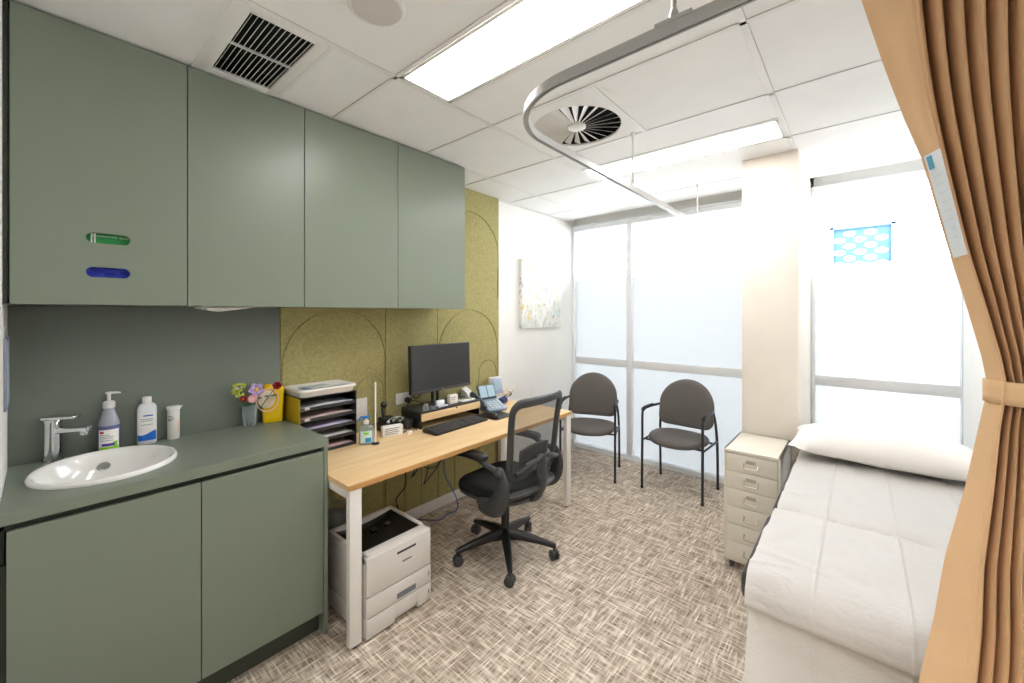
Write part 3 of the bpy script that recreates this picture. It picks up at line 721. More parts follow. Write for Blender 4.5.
g = G(); g.box((DX1-0.26, DY0+0.063, DZ-0.066), (DX1-0.23, DY1-0.063, DZ-0.027), 0.002); g.build('cross_rail', M_white, root)
g = G(); g.box((DX0+0.09, DY0+0.35, DZ-0.13), (DX0+0.17, DY1-0.3, DZ-0.124)); g.box((DX0+0.09, DY0+0.35, DZ-0.13), (DX0+0.094, DY1-0.3, DZ-0.027)); g.build('cable_tray', M_white, root)

# cables under the desk
def cable(name, label, pts, r, m):
    g = G(); g.tube(smooth_path(pts, 10), r, 8); return rebase(tag(g.build(name, m), label, 'cable', None), tuple(pts[0]))
cable('power_cable', 'black cable hanging in a slow curve behind the printer', [(-2.30, 1.64, 0.585), (-2.35, 1.64, 0.48), (-2.36, 1.635, 0.391), (-2.365, 1.635, 0.29), (-2.37, 1.57, 0.225), (-2.37, 1.585, 0.14), (-2.37, 1.60, 0.02)], 0.004, M_black)
cable('looped_cable', 'black looped cable dangling under the middle of the desk', [(-2.29, 1.90, 0.585), (-2.30, 1.89, 0.41), (-2.31, 1.79, 0.31), (-2.31, 1.75, 0.285), (-2.30, 1.77, 0.36), (-2.30, 1.80, 0.585)], 0.0035, M_black)
cable('looped_cable', 'short black cable bundle drooping left of the longer loop under the desk', [(-2.29, 1.70, 0.585), (-2.30, 1.69, 0.42), (-2.31, 1.65, 0.362), (-2.31, 1.665, 0.40), (-2.29, 1.68, 0.585)], 0.0045, M_black)
cable('looped_cable', 'thin black cable swag just under the desktop, right of the bundle', [(-2.27, 1.72, 0.585), (-2.29, 1.74, 0.42), (-2.29, 1.81, 0.385), (-2.29, 1.88, 0.41), (-2.27, 1.92, 0.585)], 0.0035, M_black)
cable('network_cable', 'blue network cable looping down onto the carpet behind the printer', [(-2.24, 1.875, 0.585), (-2.25, 1.877, 0.436), (-2.25, 1.889, 0.318), (-2.25, 1.94, 0.225), (-2.26, 2.01, 0.10), (-2.28, 2.03, 0.012), (-2.29, 1.95, 0.005), (-2.27, 1.857, 0.005), (-2.33, 1.80, 0.005), (-2.40, 1.745, 0.006)], 0.0035, mat('cable_blue', (40, 90, 170), 0.45))

# ------------------------------------------------------------------ power points
def outlet(name, label, y, z, wd=0.116, h=0.076, plug=True):
    x = XW+0.0225
    root = thing(name, label, 'power point', (x, y, z), 0)
    g = G(); g.box((x, y-wd/2, z-h/2), (x+0.009, y+wd/2, z+h/2), 0.003); pl = g.build('face_plate', M_plastic, root)
    for dy in (-0.02, 0.02):
        g = G(); g.box((x+0.009, y+dy-0.006, z+0.014), (x+0.012, y+dy+0.006, z+0.028), 0.001); g.build('rocker_switch', M_label, pl)
    return root
outlet('power_point', 'white double power point with a black plug, left of the monitor', 1.640, 0.885)
outlet('power_point', 'white wall plate on the felt panel right behind the letter trays', 1.330, 0.870, wd=0.085, h=0.13)
root = thing('power_plug', 'black plug and cord in the power point left of the monitor', 'plug', (XW+0.0345, 1.672, 0.87))
g = G(); g.lathe([(0.019, 0), (0.020, 0.004), (0.015, 0.03), (0.008, 0.042), (0.0, 0.043)], (0, 0, 0), 18, M=Matrix.Translation((XW+0.0345, 1.668, 0.872)) @ Matrix.Rotation(PI/2, 4, 'Y')); g.build('plug_body', M_black, root)
g = G(); g.tube(smooth_path([(XW+0.075, 1.668, 0.872), (XW+0.10, 1.70, 0.868), (XW+0.10, 1.75, 0.84), (XW+0.12, 1.80, 0.76), (XW+0.12, 1.84, 0.7405)], 8), 0.003, 8); g.build('cord', M_black, root)

# ------------------------------------------------------------------ letter tray rack (front faces the room, +X)
RX0, RX1, RY0, RY1 = -2.404, -2.190, 0.873, 1.185
root = thing('letter_tray_rack', 'black stacked letter-tray rack with yellow side on the desk by the worktop', 'letter trays', ((RX0+RX1)/2, (RY0+RY1)/2, DZ))
RZ = 1.028
g = G(); g.box((RX0, RY1-0.004, DZ+0.0005), (RX1, RY1, RZ), 0.001); g.build('side_panel', M_black, root)
g = G(); g.box((RX0, RY0, DZ+0.0005), (RX1, RY0+0.004, RZ), 0.001); o = g.build('side_panel', M_mustard, root); o['label'] = 'mustard yellow side panel'
g = G(); g.box((RX0, RY0+0.004, DZ+0.0005), (RX0+0.003, RY1-0.004, RZ)); g.build('back_panel', M_black, root)
pitch = (RZ-DZ-0.008)/5
for k in range(5):
    z = DZ+0.001+pitch*k
    g = G(); g.box((RX0+0.003, RY0+0.004, z), (RX1-0.002, RY1-0.004, z+0.004)); g.box((RX1-0.012, RY0+0.004, z+0.004), (RX1-0.008, RY1-0.004, z+0.016), 0.001)
    t = g.build('tray', M_dkgrey, root)
    if k in (3, 4):
        g = G(); g.box((RX1-0.0078, RY0+0.03, z+0.005), (RX1-0.0068, RY0+0.055, z+0.014)); g.build('tray_label', M_label, t, smooth=0)
g = G(); g.box((RX0, RY0, RZ), (RX1, RY1, RZ+0.004), 0.001); g.build('top_panel', M_black, root)
cols = [(246, 214, 214), (236, 234, 232), (214, 208, 236), (244, 216, 212), (226, 228, 236)]
nm = ['pink-tinted papers in the lowest letter tray', 'white papers in the second letter tray from the bottom', 'lilac papers in the middle letter tray', 'pinkish papers in the second letter tray from the top', 'bluish white papers in the top letter tray']
for k in range(5):
    z = DZ+0.006+pitch*k
    g = G()
    for q in range(4):
        e = q*0.0035; dx = random.uniform(-.003, .003)
        bend = 0.012+0.006*random.random()
        def fn(u, v, e=e, dx=dx, bend=bend):
            return (RX0+0.012+dx+(RX1-RX0-0.033)*u, RY0+0.012+(RY1-RY0-0.024)*v, z+0.0006+e*(0.3+0.7*v)+bend*math.sin(PI*min(1, max(0, v*1.1-0.05)))*0.5*(0.4+0.6*u))
        g.grid(fn, 6, 12)
    rebase(tag(g.build('paper_stack', mat('paper_%d' % k, cols[k], 0.7), thick=0.0015), nm[k], 'papers', 'papers in the letter trays'), ((RX0+RX1)/2, (RY0+RY1)/2, z))
# shallow white tub on the rack
root = thing('storage_tub', 'shallow white plastic tub with lid lying on top of the letter trays', 'tub', (-2.25, 1.04, RZ+0.0045))
z0 = RZ+0.0045
g = G(); g.pad(rrect(-2.400, -2.185, 0.872, 1.180, 0.028), [(0.012, z0), (0.008, z0+0.003), (0.002, z0+0.030), (0.0, z0+0.032)]); g.build('tub', M_plastic, root, smooth=50)
g = G(); g.pad(rrect(-2.405, -2.178, 0.868, 1.186, 0.03), [(0.001, z0+0.029), (0.0, z0+0.031), (0.0, z0+0.038), (0.003, z0+0.041), (0.02, z0+0.041), (0.024, z0+0.039)]); g.build('lid', M_white, root, smooth=50)
tag(rebase(G().box((-2.285, 0.90, z0+0.0415), (-2.20, 1.0, z0+0.0425), m=None).build('card', mat('card_blue', (112, 140, 168), 0.6), smooth=0), (-2.24, 0.97, z0+0.0415)), 'blue-grey printed card lying on the white tub lid', 'card')
g = G(); Mp = Matrix.Translation((-2.285, 1.03, z0+0.0430)) @ Matrix.Rotation(0.18, 4, 'Z'); g.box((-0.06, -0.10, 0), (0.07, 0.12, 0.0008), M=Mp)
for k in range(5): g.box((-0.02+0.015*k, -0.10, 0.0008), (-0.014+0.015*k, 0.02, 0.0011), M=Mp, m=M_ink)
tag(rebase(g.build('document', M_label, smooth=0), (-2.22, 1.03, z0+0.043)), 'white printed document lying on top of the tub lid', 'papers')

# ------------------------------------------------------------------ hand sanitiser, pole, small boxes
hx, hy = -2.150, 1.222; a = toward(hx, hy)
root = thing('sanitiser_pump', 'clear hand sanitiser bottle with a blue pump beside the letter trays', 'bottle', (hx, hy, DZ+0.0005))
Mh = Matrix.Translation((hx, hy, DZ+0.0005)) @ Matrix.Rotation(a-PI/2, 4, 'Z') @ Matrix.Diagonal((1.15, 1.15, 1.05, 1))
g = G(); g.pad(oval(0.034, 0.022), [(0.003, 0.0), (0.0, 0.003), (0.0, 0.082), (0.006, 0.096), (0.020, 0.106), (0.021, 0.112)], M=Mh); g.build('bottle_body', M_clear, root, smooth=50)
g = G(); g.pad(oval(0.0315, 0.0195), [(0.003, 0.004), (0.0, 0.006), (0.0, 0.066), (0.002, 0.067)], M=Mh); g.build('gel', mat('gel_blue', (150, 205, 226), 0.2), root, smooth=50)
def lab2(g, z0, z1, xa, xb, m, y=0.0226):
    g.grid(lambda u, v: (xa+(xb-xa)*u, y*(1-min(1, abs(xa+(xb-xa)*u)/0.0352)**2.6)**(1/2.6)+0.0005, z0+(z1-z0)*v), 10, 1, m=m, M=Mh)
g = G(); lab2(g, 0.012, 0.075, -0.026, 0.026, mat('label_pale', (206, 228, 232), 0.4)); lab2(g, 0.014, 0.038, -0.024, 0.004, mat('label_aqua', (30, 150, 205), 0.4), 0.0230); lab2(g, 0.056, 0.068, -0.012, 0.012, M_lime, 0.0230); g.build('label', None, root)
g = G(); g.lathe([(0.013, 0.110), (0.0135, 0.126), (0.006, 0.128), (0.006, 0.140)], (0, 0, 0), 18, M=Mh); g.build('collar', M_label, root)
g = G(); g.lathe([(0.009, 0.138), (0.012, 0.141), (0.012, 0.150), (0.0, 0.152)], (0, 0, 0), 18, M=Mh)
g.tube([Mh @ Vector((0, 0, 0.146)), Mh @ Vector((0.026, 0.004, 0.147)), Mh @ Vector((0.034, 0.005, 0.134)), Mh @ Vector((0.031, 0.004, 0.124))], [0.006, 0.006, 0.0055, 0.0045], 10)
g.tube([Mh @ Vector((0, 0, 0.146)), Mh @ Vector((-0.016, 0, 0.150))], [0.006, 0.007], 10)
g.build('pump', mat('pump_blue', (20, 130, 215), 0.35), root)
px_, py_ = -2.108, 1.256
root = thing('desk_pole', 'thin white pole on a small round black base standing on the desk', 'stand', (px_, py_, DZ+0.0005))
g = G(); g.lathe([(0.022, 0.0), (0.0225, 0.004), (0.017, 0.007), (0.006, 0.009), (0.0, 0.009)], (px_, py_, DZ+0.0005), 24); g.build('base', M_black, root)
g = G(); g.lathe([(0.0042, 0.009), (0.0042, 0.352), (0.003, 0.354), (0.0, 0.354)], (px_, py_, DZ+0.0005), 14); g.build('pole', M_label, root)
root = thing('mask_box', 'small white printed carton lying on the desk right of the pole', 'box', (-2.18, 1.40, DZ))
Mm = Matrix.Translation((-2.160, 1.405, DZ+0.0005)) @ Matrix.Rotation(-0.25, 4, 'Z')
g = G(); g.box((-0.040, -0.062, 0), (0.0, 0.062, 0.062), 0.004, M=Mm); g.build('carton', M_label, root)
g = G()
for k in range(4): g.box((0.0001, -0.05, 0.012+0.011*k), (0.0006, 0.03+0.01*(k % 2), 0.016+0.011*k), M=Mm)
g.build('print', M_ink, root, smooth=0)
root = thing('ear_tip', 'tiny white plastic cap lying on the desk before the black device', 'cap', (-2.13, 1.50, DZ))
g = G(); g.lathe([(0.014, 0), (0.016, 0.003), (0.014, 0.012), (0.008, 0.015), (0, 0.015)], (-2.135, 1.505, DZ+0.0005), 16, sx=0.8, sy=1.2); g.build('cap_body', M_label, root)
# black charging device with glossy fittings
root = thing('charging_base', 'black instrument charging base with silver fittings, left of the monitor riser', 'device', (-2.26, 1.47, DZ))
z0 = DZ+0.0005
g = G(); g.box((-2.345, 1.40, z0), (-2.235, 1.53, z0+0.055), 0.008); g.box((-2.34, 1.41, z0+0.05), (-2.28, 1.50, z0+0.085), 0.008); g.build('housing', M_black, root)
g = G()
for k, (x, y, z, r) in enumerate(((-2.25, 1.43, .062, .013), (-2.24, 1.46, .070, .011), (-2.26, 1.49, .075, .014), (-2.23, 1.50, .060, .010), (-2.25, 1.53, .066, .012), (-2.215, 1.44, .035, .010), (-2.212, 1.48, .030, .011))):
    g.sphere((x, y, z0+z), r, u=12, v=8)
g.tube(smooth_path([(-2.25, 1.42, z0+.07), (-2.24, 1.46, z0+.09), (-2.24, 1.51, z0+.085), (-2.25, 1.55, z0+.07)], 6), 0.004, 8)
g.build('fittings', M_steel, root)
g = G(); g.lathe([(0.028, 0), (0.030, 0.003), (0.030, 0.058), (0.026, 0.060), (0.026, 0.01), (0, 0.01)], (-2.235, 1.570, z0), 24, cap=False); o = g.build('instrument_cup', M_dkgrey, root)
g = G(); g.tube(smooth_path([(-2.30, 1.43, z0+.08), (-2.31, 1.425, z0+.13), (-2.31, 1.43, z0+.155)], 6), [0.008]*12+[0.009], 10); g.sphere((-2.305, 1.432, z0+0.165), 0.022, sc=(0.8, 1, 1), u=16, v=10); g.build('otoscope_head', M_black, root)
cable('coiled_cable', 'tangled thin black cord between the charging base and the white carton', [(-2.19, 1.44, z0+.004), (-2.17, 1.50, z0+.004), (-2.20, 1.53, z0+.012), (-2.19, 1.56, z0+.012), (-2.17, 1.58, z0+.006), (-2.155, 1.575, z0+.004)], 0.003, M_black)

# ------------------------------------------------------------------ monitor riser, monitor
z0 = DZ+0.0005
MX0, MX1, MY0, MY1, MZ = -2.36, -2.135, 1.600, 2.130, 0.838
root = thing('monitor_riser', 'black monitor riser with a light oak drawer front standing on the desk', 'monitor stand', ((MX0+MX1)/2, (MY0+MY1)/2, DZ))
g = G(); g.box((MX0, MY0, MZ-0.014), (MX1, MY1, MZ), 0.003); g.build('shelf', M_dkgrey, root)
g = G(); g.box((MX0, MY0, z0), (MX1-0.01, MY0+0.012, MZ-0.0145), 0.001); g.build('side_panel', M_black, root)
g = G(); g.box((MX0, MY1-0.012, z0), (MX1-0.01, MY1, MZ-0.0145), 0.001); g.build('side_panel', M_black, root)
g = G(); g.box((MX1-0.012, MY0+0.002, MZ-0.062), (MX1+0.001, MY1-0.002, MZ-0.0155), 0.001); dr = g.build('drawer', M_oak, root)
g = G(); g.lathe([(0.005, 0), (0.005, 0.004), (0, 0.004)], (0, 0, 0), 12, M=Matrix.Translation((MX1+0.001, (MY0+MY1)/2+0.03, MZ-0.020)) @ Matrix.Rotation(PI/2, 4, 'Y')); g.build('knob', M_black, dr)
g = G(); g.box((MX0+0.01, MY0+0.013, MZ-0.062), (MX1-0.013, MY1-0.013, MZ-0.058)); g.build('drawer_tray', M_black, root, smooth=0)
# monitor
mx_ = -2.215
root = thing('monitor', 'black widescreen monitor with a dark blank screen above the riser', 'monitor', (-2.28, 1.825, MZ))
Mm = Matrix.Translation((mx_, 1.838, 1.10)) @ Matrix.Rotation(0.02, 4, 'Z') @ Matrix.Rotation(-0.03, 4, 'Y')
g = G(); g.box((-0.030, -0.268, -0.160), (0.0, 0.268, 0.160), 0.004, M=Mm); g.box((-0.045, -0.18, -0.11), (-0.028, 0.18, 0.11), 0.01, M=Mm); g.build('casing', M_black, root)
g = G(); g.box((0.0001, -0.262, -0.142), (0.0014, 0.262, 0.154), M=Mm); g.build('screen', M_screen, root, smooth=0)
g = G(); g.box((0.0, -0.268, -0.160), (0.0035, 0.268, -0.143), 0.001, M=Mm); g.box((0.0036, -0.013, -0.155), (0.0041, 0.013, -0.150), m=M_steel, M=Mm); g.build('chin', M_dkgrey, root)
g = G()
for dy in (-0.022, 0.022): g.box((-2.290, 1.825+dy-0.008, MZ+0.006), (-2.272, 1.825+dy+0.008, 1.12), 0.002)
g.box((-2.285, 1.79, 1.05), (-2.250, 1.86, 1.13), 0.004)
g.build('stand_column', M_dkgrey, root)
g = G(); g.prism(rrect(-2.345, -2.185, 1.735, 1.915, 0.02), MZ+0.0005, MZ+0.008, bev=0.002); g.build('stand_base', M_dkgrey, root)
cable('monitor_cable', 'black cable drooping from behind the left of the monitor', [(-2.285, 1.80, 1.00), (-2.31, 1.74, 0.93), (-2.325, 1.70, 0.885), (-2.34, 1.68, 0.90), (-2.345, 1.655, 0.86), (-2.35, 1.64, 0.8425)], 0.004, M_black)
# clutter on the riser
def small(name, label, cat, geo, m, base, sub=None):
    g = G(); geo(g); o = g.build(name, m); return rebase(tag(o, label, cat), base)
root = thing('tissue_dispenser', 'small white card holder with a notch on the monitor riser', 'card holder', (-2.165, 1.80, MZ))
g = G(); g.box((-2.20, 1.755, MZ+0.0005), (-2.150, 1.835, MZ+0.010), 0.002); g.box((-2.196, 1.760, MZ+0.010), (-2.185, 1.83, MZ+0.040), 0.002); g.build('holder', mat('pale_acrylic', (214, 222, 232), 0.2), root)
g = G(); g.box((-2.183, 1.765, MZ+0.010), (-2.178, 1.825, MZ+0.034), 0.001); g.build('cards', M_label, root)
root = thing('note_cube', 'square cream note block standing in the middle of the riser', 'note block', (-2.17, 1.89, MZ))
g = G(); g.box((-2.20, 1.868, MZ+0.0005), (-2.17, 1.940, MZ+0.062), 0.002); g.build('block', mat('cream_paper', (244, 236, 224), 0.6), root)
g = G(); g.box((-2.1699, 1.880, MZ+0.042), (-2.1694, 1.925, MZ+0.046)); g.box((-2.1699, 1.880, MZ+0.030), (-2.1694, 1.915, MZ+0.033)); g.build('print', M_ink, root, smooth=0)
root = thing('glass_jar', 'small clear jar with silver lid at the left end of the riser', 'jar', (-2.17, 1.65, MZ))
g = G(); g.lathe([(0.017, 0), (0.018, 0.002), (0.018, 0.032), (0.014, 0.036)], (-2.165, 1.655, MZ+0.0005), 20); g.build('jar_body', M_clear, root)
g = G(); g.lathe([(0.015, 0.034), (0.0155, 0.042), (0.0, 0.043)], (-2.165, 1.655, MZ+0.0005), 20); g.build('lid', M_steel, root)
root = thing('tape_roll', 'low grey tape roll beside the jar on the riser', 'tape', (-2.155, 1.705, MZ))
g = G(); g.lathe([(0.020, 0), (0.020, 0.018), (0.012, 0.018), (0.012, 0.0), (0.020, 0.0)], (-2.158, 1.705, MZ+0.0005), 20, cap=False); g.build('roll', M_ink, root)
root = thing('pen_tray', 'flat white tray with clips lying on the right half of the riser', 'tray', (-2.2, 2.03, MZ))
g = G(); g.prism(rrect(-2.215, -2.150, 1.965, 2.095, 0.012), MZ+0.0005, MZ+0.010, bev=0.002); g.build('tray', M_label, root)
g = G(); g.box((-2.165, 1.70, 0), (-2.155, 1.70, 0)) if False else g.tube([(-2.20, 1.985, MZ+0.014), (-2.165, 2.075, MZ+0.014)], 0.0035, 8); g.build('pen', mat('pen_olive', (120, 128, 90), 0.4), root)
root = thing('white_device', 'white rounded wall-charger shaped device between the riser and phone', 'device', (-2.30, 2.20, DZ))
Md = Matrix.Translation((-2.32, 2.19, DZ+0.0005)) @ Matrix.Rotation(0.5, 4, 'Z')
g = G(); g.prism([(-0.05, 0), (0.05, 0), (0.05, 0.03), (0.0, 0.14), (-0.035, 0.165), (-0.05, 0.165)], -0.055, 0.055, M=Md @ Matrix.Rotation(PI/2, 4, 'X'), bev=0.006); g.build('shell', M_plastic, root)
# keyboard
root = thing('keyboard', 'black full-size keyboard on the desk before the monitor riser', 'keyboard', (-2.03, 1.81, DZ))
Mk = Matrix.Translation((-2.028, 1.805, DZ+0.0008)) @ Matrix.Rotation(0.035, 4, 'Z')
g = G(); g.prism([(-0.065, 0.0), (0.065, 0.0), (0.065, 0.009), (-0.060, 0.024), (-0.065, 0.022)], -0.235, 0.235, M=Mk @ Matrix(((1, 0, 0, 0), (0, 0, 1, 0), (0, 1, 0, 0), (0, 0, 0, 1))), bev=0.002); g.build('case', M_black, root)
g = G()
for r_ in range(6):
    x = 0.050-0.0205*r_
    z = 0.009+(0.065-x-0.0)*0.115
    y = -0.225
    wlist = [0.019]*15+[None]+[0.019]*3+[None]+[0.019]*4
    if r_ == 0: wlist = [0.024, 0.024, 0.024, 0.115, 0.024, 0.024, 0.024, 0.024, None]+[0.019]*3+[None]+[0.038, 0.019, 0.019]
    for w_ in wlist:
        if w_ is None: y += 0.007; continue
        if y+w_ > 0.228: break
        g.box((x-0.0085, y+0.001, z), (x+0.0085, y+w_-0.001, z+0.0055), 0.0015, 1, M=Mk); y += w_
ky = g.build('keys', M_dkgrey, root); ky['kind'] = 'stuff'
# mouse on a mat
g = G(); g.prism(rrect(-2.135, -1.925, 2.075, 2.285, 0.015), DZ+0.0004, DZ+0.0032); rebase(tag(g.build('mouse_mat', M_black), 'thin black mouse mat on the desk in front of the phone', 'mouse mat'), (-2.03, 2.18, DZ+0.0004))
root = thing('computer_mouse', 'black computer mouse on the left edge of the mouse mat', 'mouse', (-2.02, 2.10, DZ+0.0034))
Mo = Matrix.Translation((-2.00, 2.108, DZ+0.0036)) @ Matrix.Rotation(0.15, 4, 'Z')
g = G(); g.pad(oval(0.055, 0.031, 32, 2.3), [(0.003, 0.0), (0.0, 0.005), (0.0015, 0.014), (0.006, 0.024), (0.013, 0.032), (0.022, 0.036)], M=Mo); g.build('shell', M_black, root, smooth=60)
g = G(); g.tube([Mo @ Vector((-0.034, 0, 0.031)), Mo @ Vector((-0.018, 0, 0.0375))], 0.0035, 8); g.build('scroll_wheel', M_dkgrey, root)
# desk phone
root = thing('desk_phone', 'silver-blue desk phone with handset and tilted display beside the riser', 'phone', (-2.16, 2.24, DZ))
Mp = Matrix.Translation((-2.175, 2.248, DZ+0.0005)) @ Matrix.Rotation(-0.18, 4, 'Z')
M_phone = mat('phone_slate', (140, 156, 172), 0.35, metal=0.1); M_phdk = mat('phone_dark', (62, 74, 82), 0.3)
def slab(g, x0, z0_, x1, z1_, ya, yb, th, m=None, bev=0.003):
    """slab whose top face runs from (x0,z0) to (x1,z1) in the phone's x-z plane"""
    d = Vector((x1-x0, 0, z1_-z0_)); L_ = d.length; d.normalize(); n = Vector((-d.z, 0, d.x))
    if n.z < 0: n = -n
    R = Matrix(((d.x, 0, n.x, x0), (0, 1, 0, 0), (d.z, 0, n.z, z0_), (0, 0, 0, 1)))
    g.box((0, ya, -th), (L_, yb, 0), bev, m=m, M=Mp @ R)
g = G(); slab(g, 0.105, 0.026, -0.040, 0.082, -0.055, 0.115, 0.022); g.prism([(-0.05, 0.0), (0.09, 0.0), (0.06, 0.02), (-0.04, 0.058)], -0.10, 0.04, M=Mp @ Matrix(((1, 0, 0, 0), (0, 0, -1, 0), (0, 1, 0, 0), (0, 0, 0, 1)))); g.build('base', M_phone, root)
g = G(); slab(g, -0.028, 0.082, -0.070, 0.185, -0.050, 0.110, 0.014, bev=0.004); ds = g.build('display_housing', M_phdk, root)
g = G(); slab(g, -0.0315, 0.0955, -0.0665, 0.1795, -0.040, 0.028, 0.0012, bev=0); slab(g, -0.0315, 0.0955, -0.0665, 0.1795, 0.034, 0.100, 0.0012, bev=0)
o = g.build('display_glass', mat('lcd_pale', (170, 196, 214), 0.15), ds, smooth=0); o.location = Mp.to_3x3() @ Vector((0.0022, 0, 0.0012))
g = G()
for r_ in range(4):
    for c_ in range(3):
        x = 0.080-0.024*r_; z = 0.026+(0.105-x)*0.386
        g.box((x-0.007, -0.020+c_*0.030, z-0.002), (x+0.007, 0.002+c_*0.030, z+0.005), 0.002, 1, M=Mp)
for r_ in range(5):
    x = 0.085-0.022*r_; z = 0.026+(0.105-x)*0.386
    g.box((x-0.005, 0.084, z-0.002), (x+0.005, 0.104, z+0.004), 0.001, 1, M=Mp)
g.build('keypad', mat('key_silver', (214, 222, 228), 0.35), root)
g = G(); hp = [(0.085, 0.050), (0.06, 0.075), (0.0, 0.102), (-0.055, 0.122), (-0.085, 0.118)]
g.tube([Mp @ Vector((x, -0.082, z)) for x, z in smooth_path([(a_, 0, b_) for a_, b_ in hp], 5) and [(q.x, q.z) for q in smooth_path([(a_, 0, b_) for a_, b_ in hp], 5)]], [0.020]*4+[0.016]*13+[0.021]*4, 12, sx=1.25)
g.build('handset', M_phdk, root)
# blood pressure monitor / thermometer holder with cuff and cables
root = thing('vitals_monitor', 'white upright vitals monitor with pale screen at the far end of the desk', 'monitor', (-2.33, 2.50, DZ))
Mv = Matrix.Translation((-2.325, 2.515, DZ+0.0005)) @ Matrix.Rotation(-0.25, 4, 'Z') @ Matrix.Diagonal((1.15, 1.35, 1.12, 1))
g = G(); g.prism([(-0.045, 0), (0.06, 0), (0.06, 0.025), (0.02, 0.04), (-0.012, 0.185), (-0.045, 0.185)], -0.045, 0.045, M=Mv @ Matrix(((1, 0, 0, 0), (0, 0, -1, 0), (0, 1, 0, 0), (0, 0, 0, 1))), bev=0.004); g.build('housing', M_plastic, root)
R = Mv @ Matrix(((0, -0.216, 0.976, 0.0205), (1, 0, 0, 0), (0, 0.976, 0.216, 0.042), (0, 0, 0, 1)))
g = G(); g.box((-0.036, 0.030, 0.002), (0.036, 0.140, 0.008), 0.002, M=R); fc = g.build('face', mat('lilac_face', (176, 184, 214), 0.3), root)
g = G(); g.box((-0.024, 0.055, 0.0085), (0.024, 0.128, 0.0095), M=R); g.build('display_glass', mat('lcd_pale', (170, 196, 214), 0.15), fc, smooth=0)
root = thing('pressure_cuff', 'rolled navy blood pressure cuff lying on the desk before the vitals monitor', 'cuff', (-2.22, 2.49, DZ))
g = G(); Mq = Matrix.Translation((-2.225, 2.47, DZ+0.033)) @ Matrix.Rotation(0.35, 4, 'Z') @ Matrix.Rotation(-PI/2, 4, 'X')
sp = [((0.012+0.0028*k/4)*math.cos(k*0.5), (0.012+0.0028*k/4)*math.sin(k*0.5)) for k in range(30)]
M_navy = mat('navy_nylon', (36, 52, 98), 0.7)
g.grid(lambda u, v: (Mq @ Vector((sp[min(29, int(u*29))][0], sp[min(29, int(u*29))][1], -0.055+0.11*v))), 29, 4); g.build('roll', M_navy, root, thick=0.003)
root = thing('pressure_cuff', 'dark blue cuff tucked between the phone and the vitals monitor', 'cuff', (-2.33, 2.40, DZ))
g = G(); Mq2 = Matrix.Translation((-2.31, 2.385, DZ+0.030)) @ Matrix.Rotation(1.2, 4, 'Z') @ Matrix.Rotation(-PI/2, 4, 'X')
g.grid(lambda u, v: (Mq2 @ Vector((sp[min(29, int(u*29))][0]*0.85, sp[min(29, int(u*29))][1]*0.85, -0.045+0.09*v))), 29, 4); g.build('roll', M_navy, root, thick=0.003)
cc = [(236, 232, 226), (60, 70, 110), (206, 180, 120), (230, 226, 220)]
cn = ['white', 'navy', 'tan', 'pale grey']
for k in range(4):
    pts = []
    for q in range(15):
        t = q/14*2*PI*1.35+k*0.9; rr = 0.040+0.007*k
        pts.append((-2.285+rr*0.55*math.cos(t)+0.01*k, 2.595+rr*math.sin(t)*0.9, DZ+0.052+0.040*math.cos(t*0.5+k)*0.6+0.012*k))
    cable('coiled_lead', cn[k]+' coiled lead heaped at the far end of the desk', pts, 0.004, mat('lead_%d' % k, cc[k], 0.5))

# ------------------------------------------------------------------ printer
PX0, PX1, PY0, PY1, PZ = -2.040, -1.672, 0.948, 1.312, 0.378
root = thing('laser_printer', 'white laser printer with two paper drawers on the carpet under the desk', 'printer', ((PX0+PX1)/2, (PY0+PY1)/2, 0))
g = G()
g.box((PX0, PY0, 0.098), (PX1-0.012, PY1, PZ-0.028), 0.008)
# top rim around the sunken output tray
for a, b in (((PX0, PY0), (PX1-0.002, PY0+0.022)), ((PX0, PY1-0.022), (PX1-0.002, PY1)), ((PX1-0.062, PY0), (PX1-0.002, PY1)), ((PX0, PY0), (PX0+0.03, PY1))): g.box((a[0], a[1], PZ-0.034), (b[0], b[1], PZ), 0.007)
g.build('body', M_printer, root)
g = G()
def trayfn(u, v): return (PX0+0.025+(PX1-0.058-PX0-0.025)*u, PY0+0.018+(PY1-PY0-0.036)*v, PZ-0.006-0.020*math.sin(PI*v)*(1-u*0.3)-0.002)
g.grid(trayfn, 10, 14); g.build('output_tray', mat('gloss_black', (14, 14, 16), 0.2), root)
g = G()
for yy in (1.03, 1.11, 1.19): g.box((PX0+0.12, yy, PZ-0.022), (PX0+0.15, yy+0.03, PZ-0.016), 0.002)
g.build('tray_guides', M_dkgrey, root)
g = G(); g.box((PX1-0.014, PY0+0.004, 0.195), (PX1+0.004, PY1-0.004, PZ-0.006), 0.007); fp = g.build('front_cover', M_printer, root)
g = G(); g.box((PX1+0.0035, 1.108, 0.326), (PX1+0.0048, 1.215, 0.337), 0.0005); g.build('grip', M_dkgrey, fp)
g = G(); g.box((PX1+0.0035, 1.138, 0.277), (PX1+0.0048, 1.190, 0.285), 0.0005); g.build('badge', M_ink, fp)
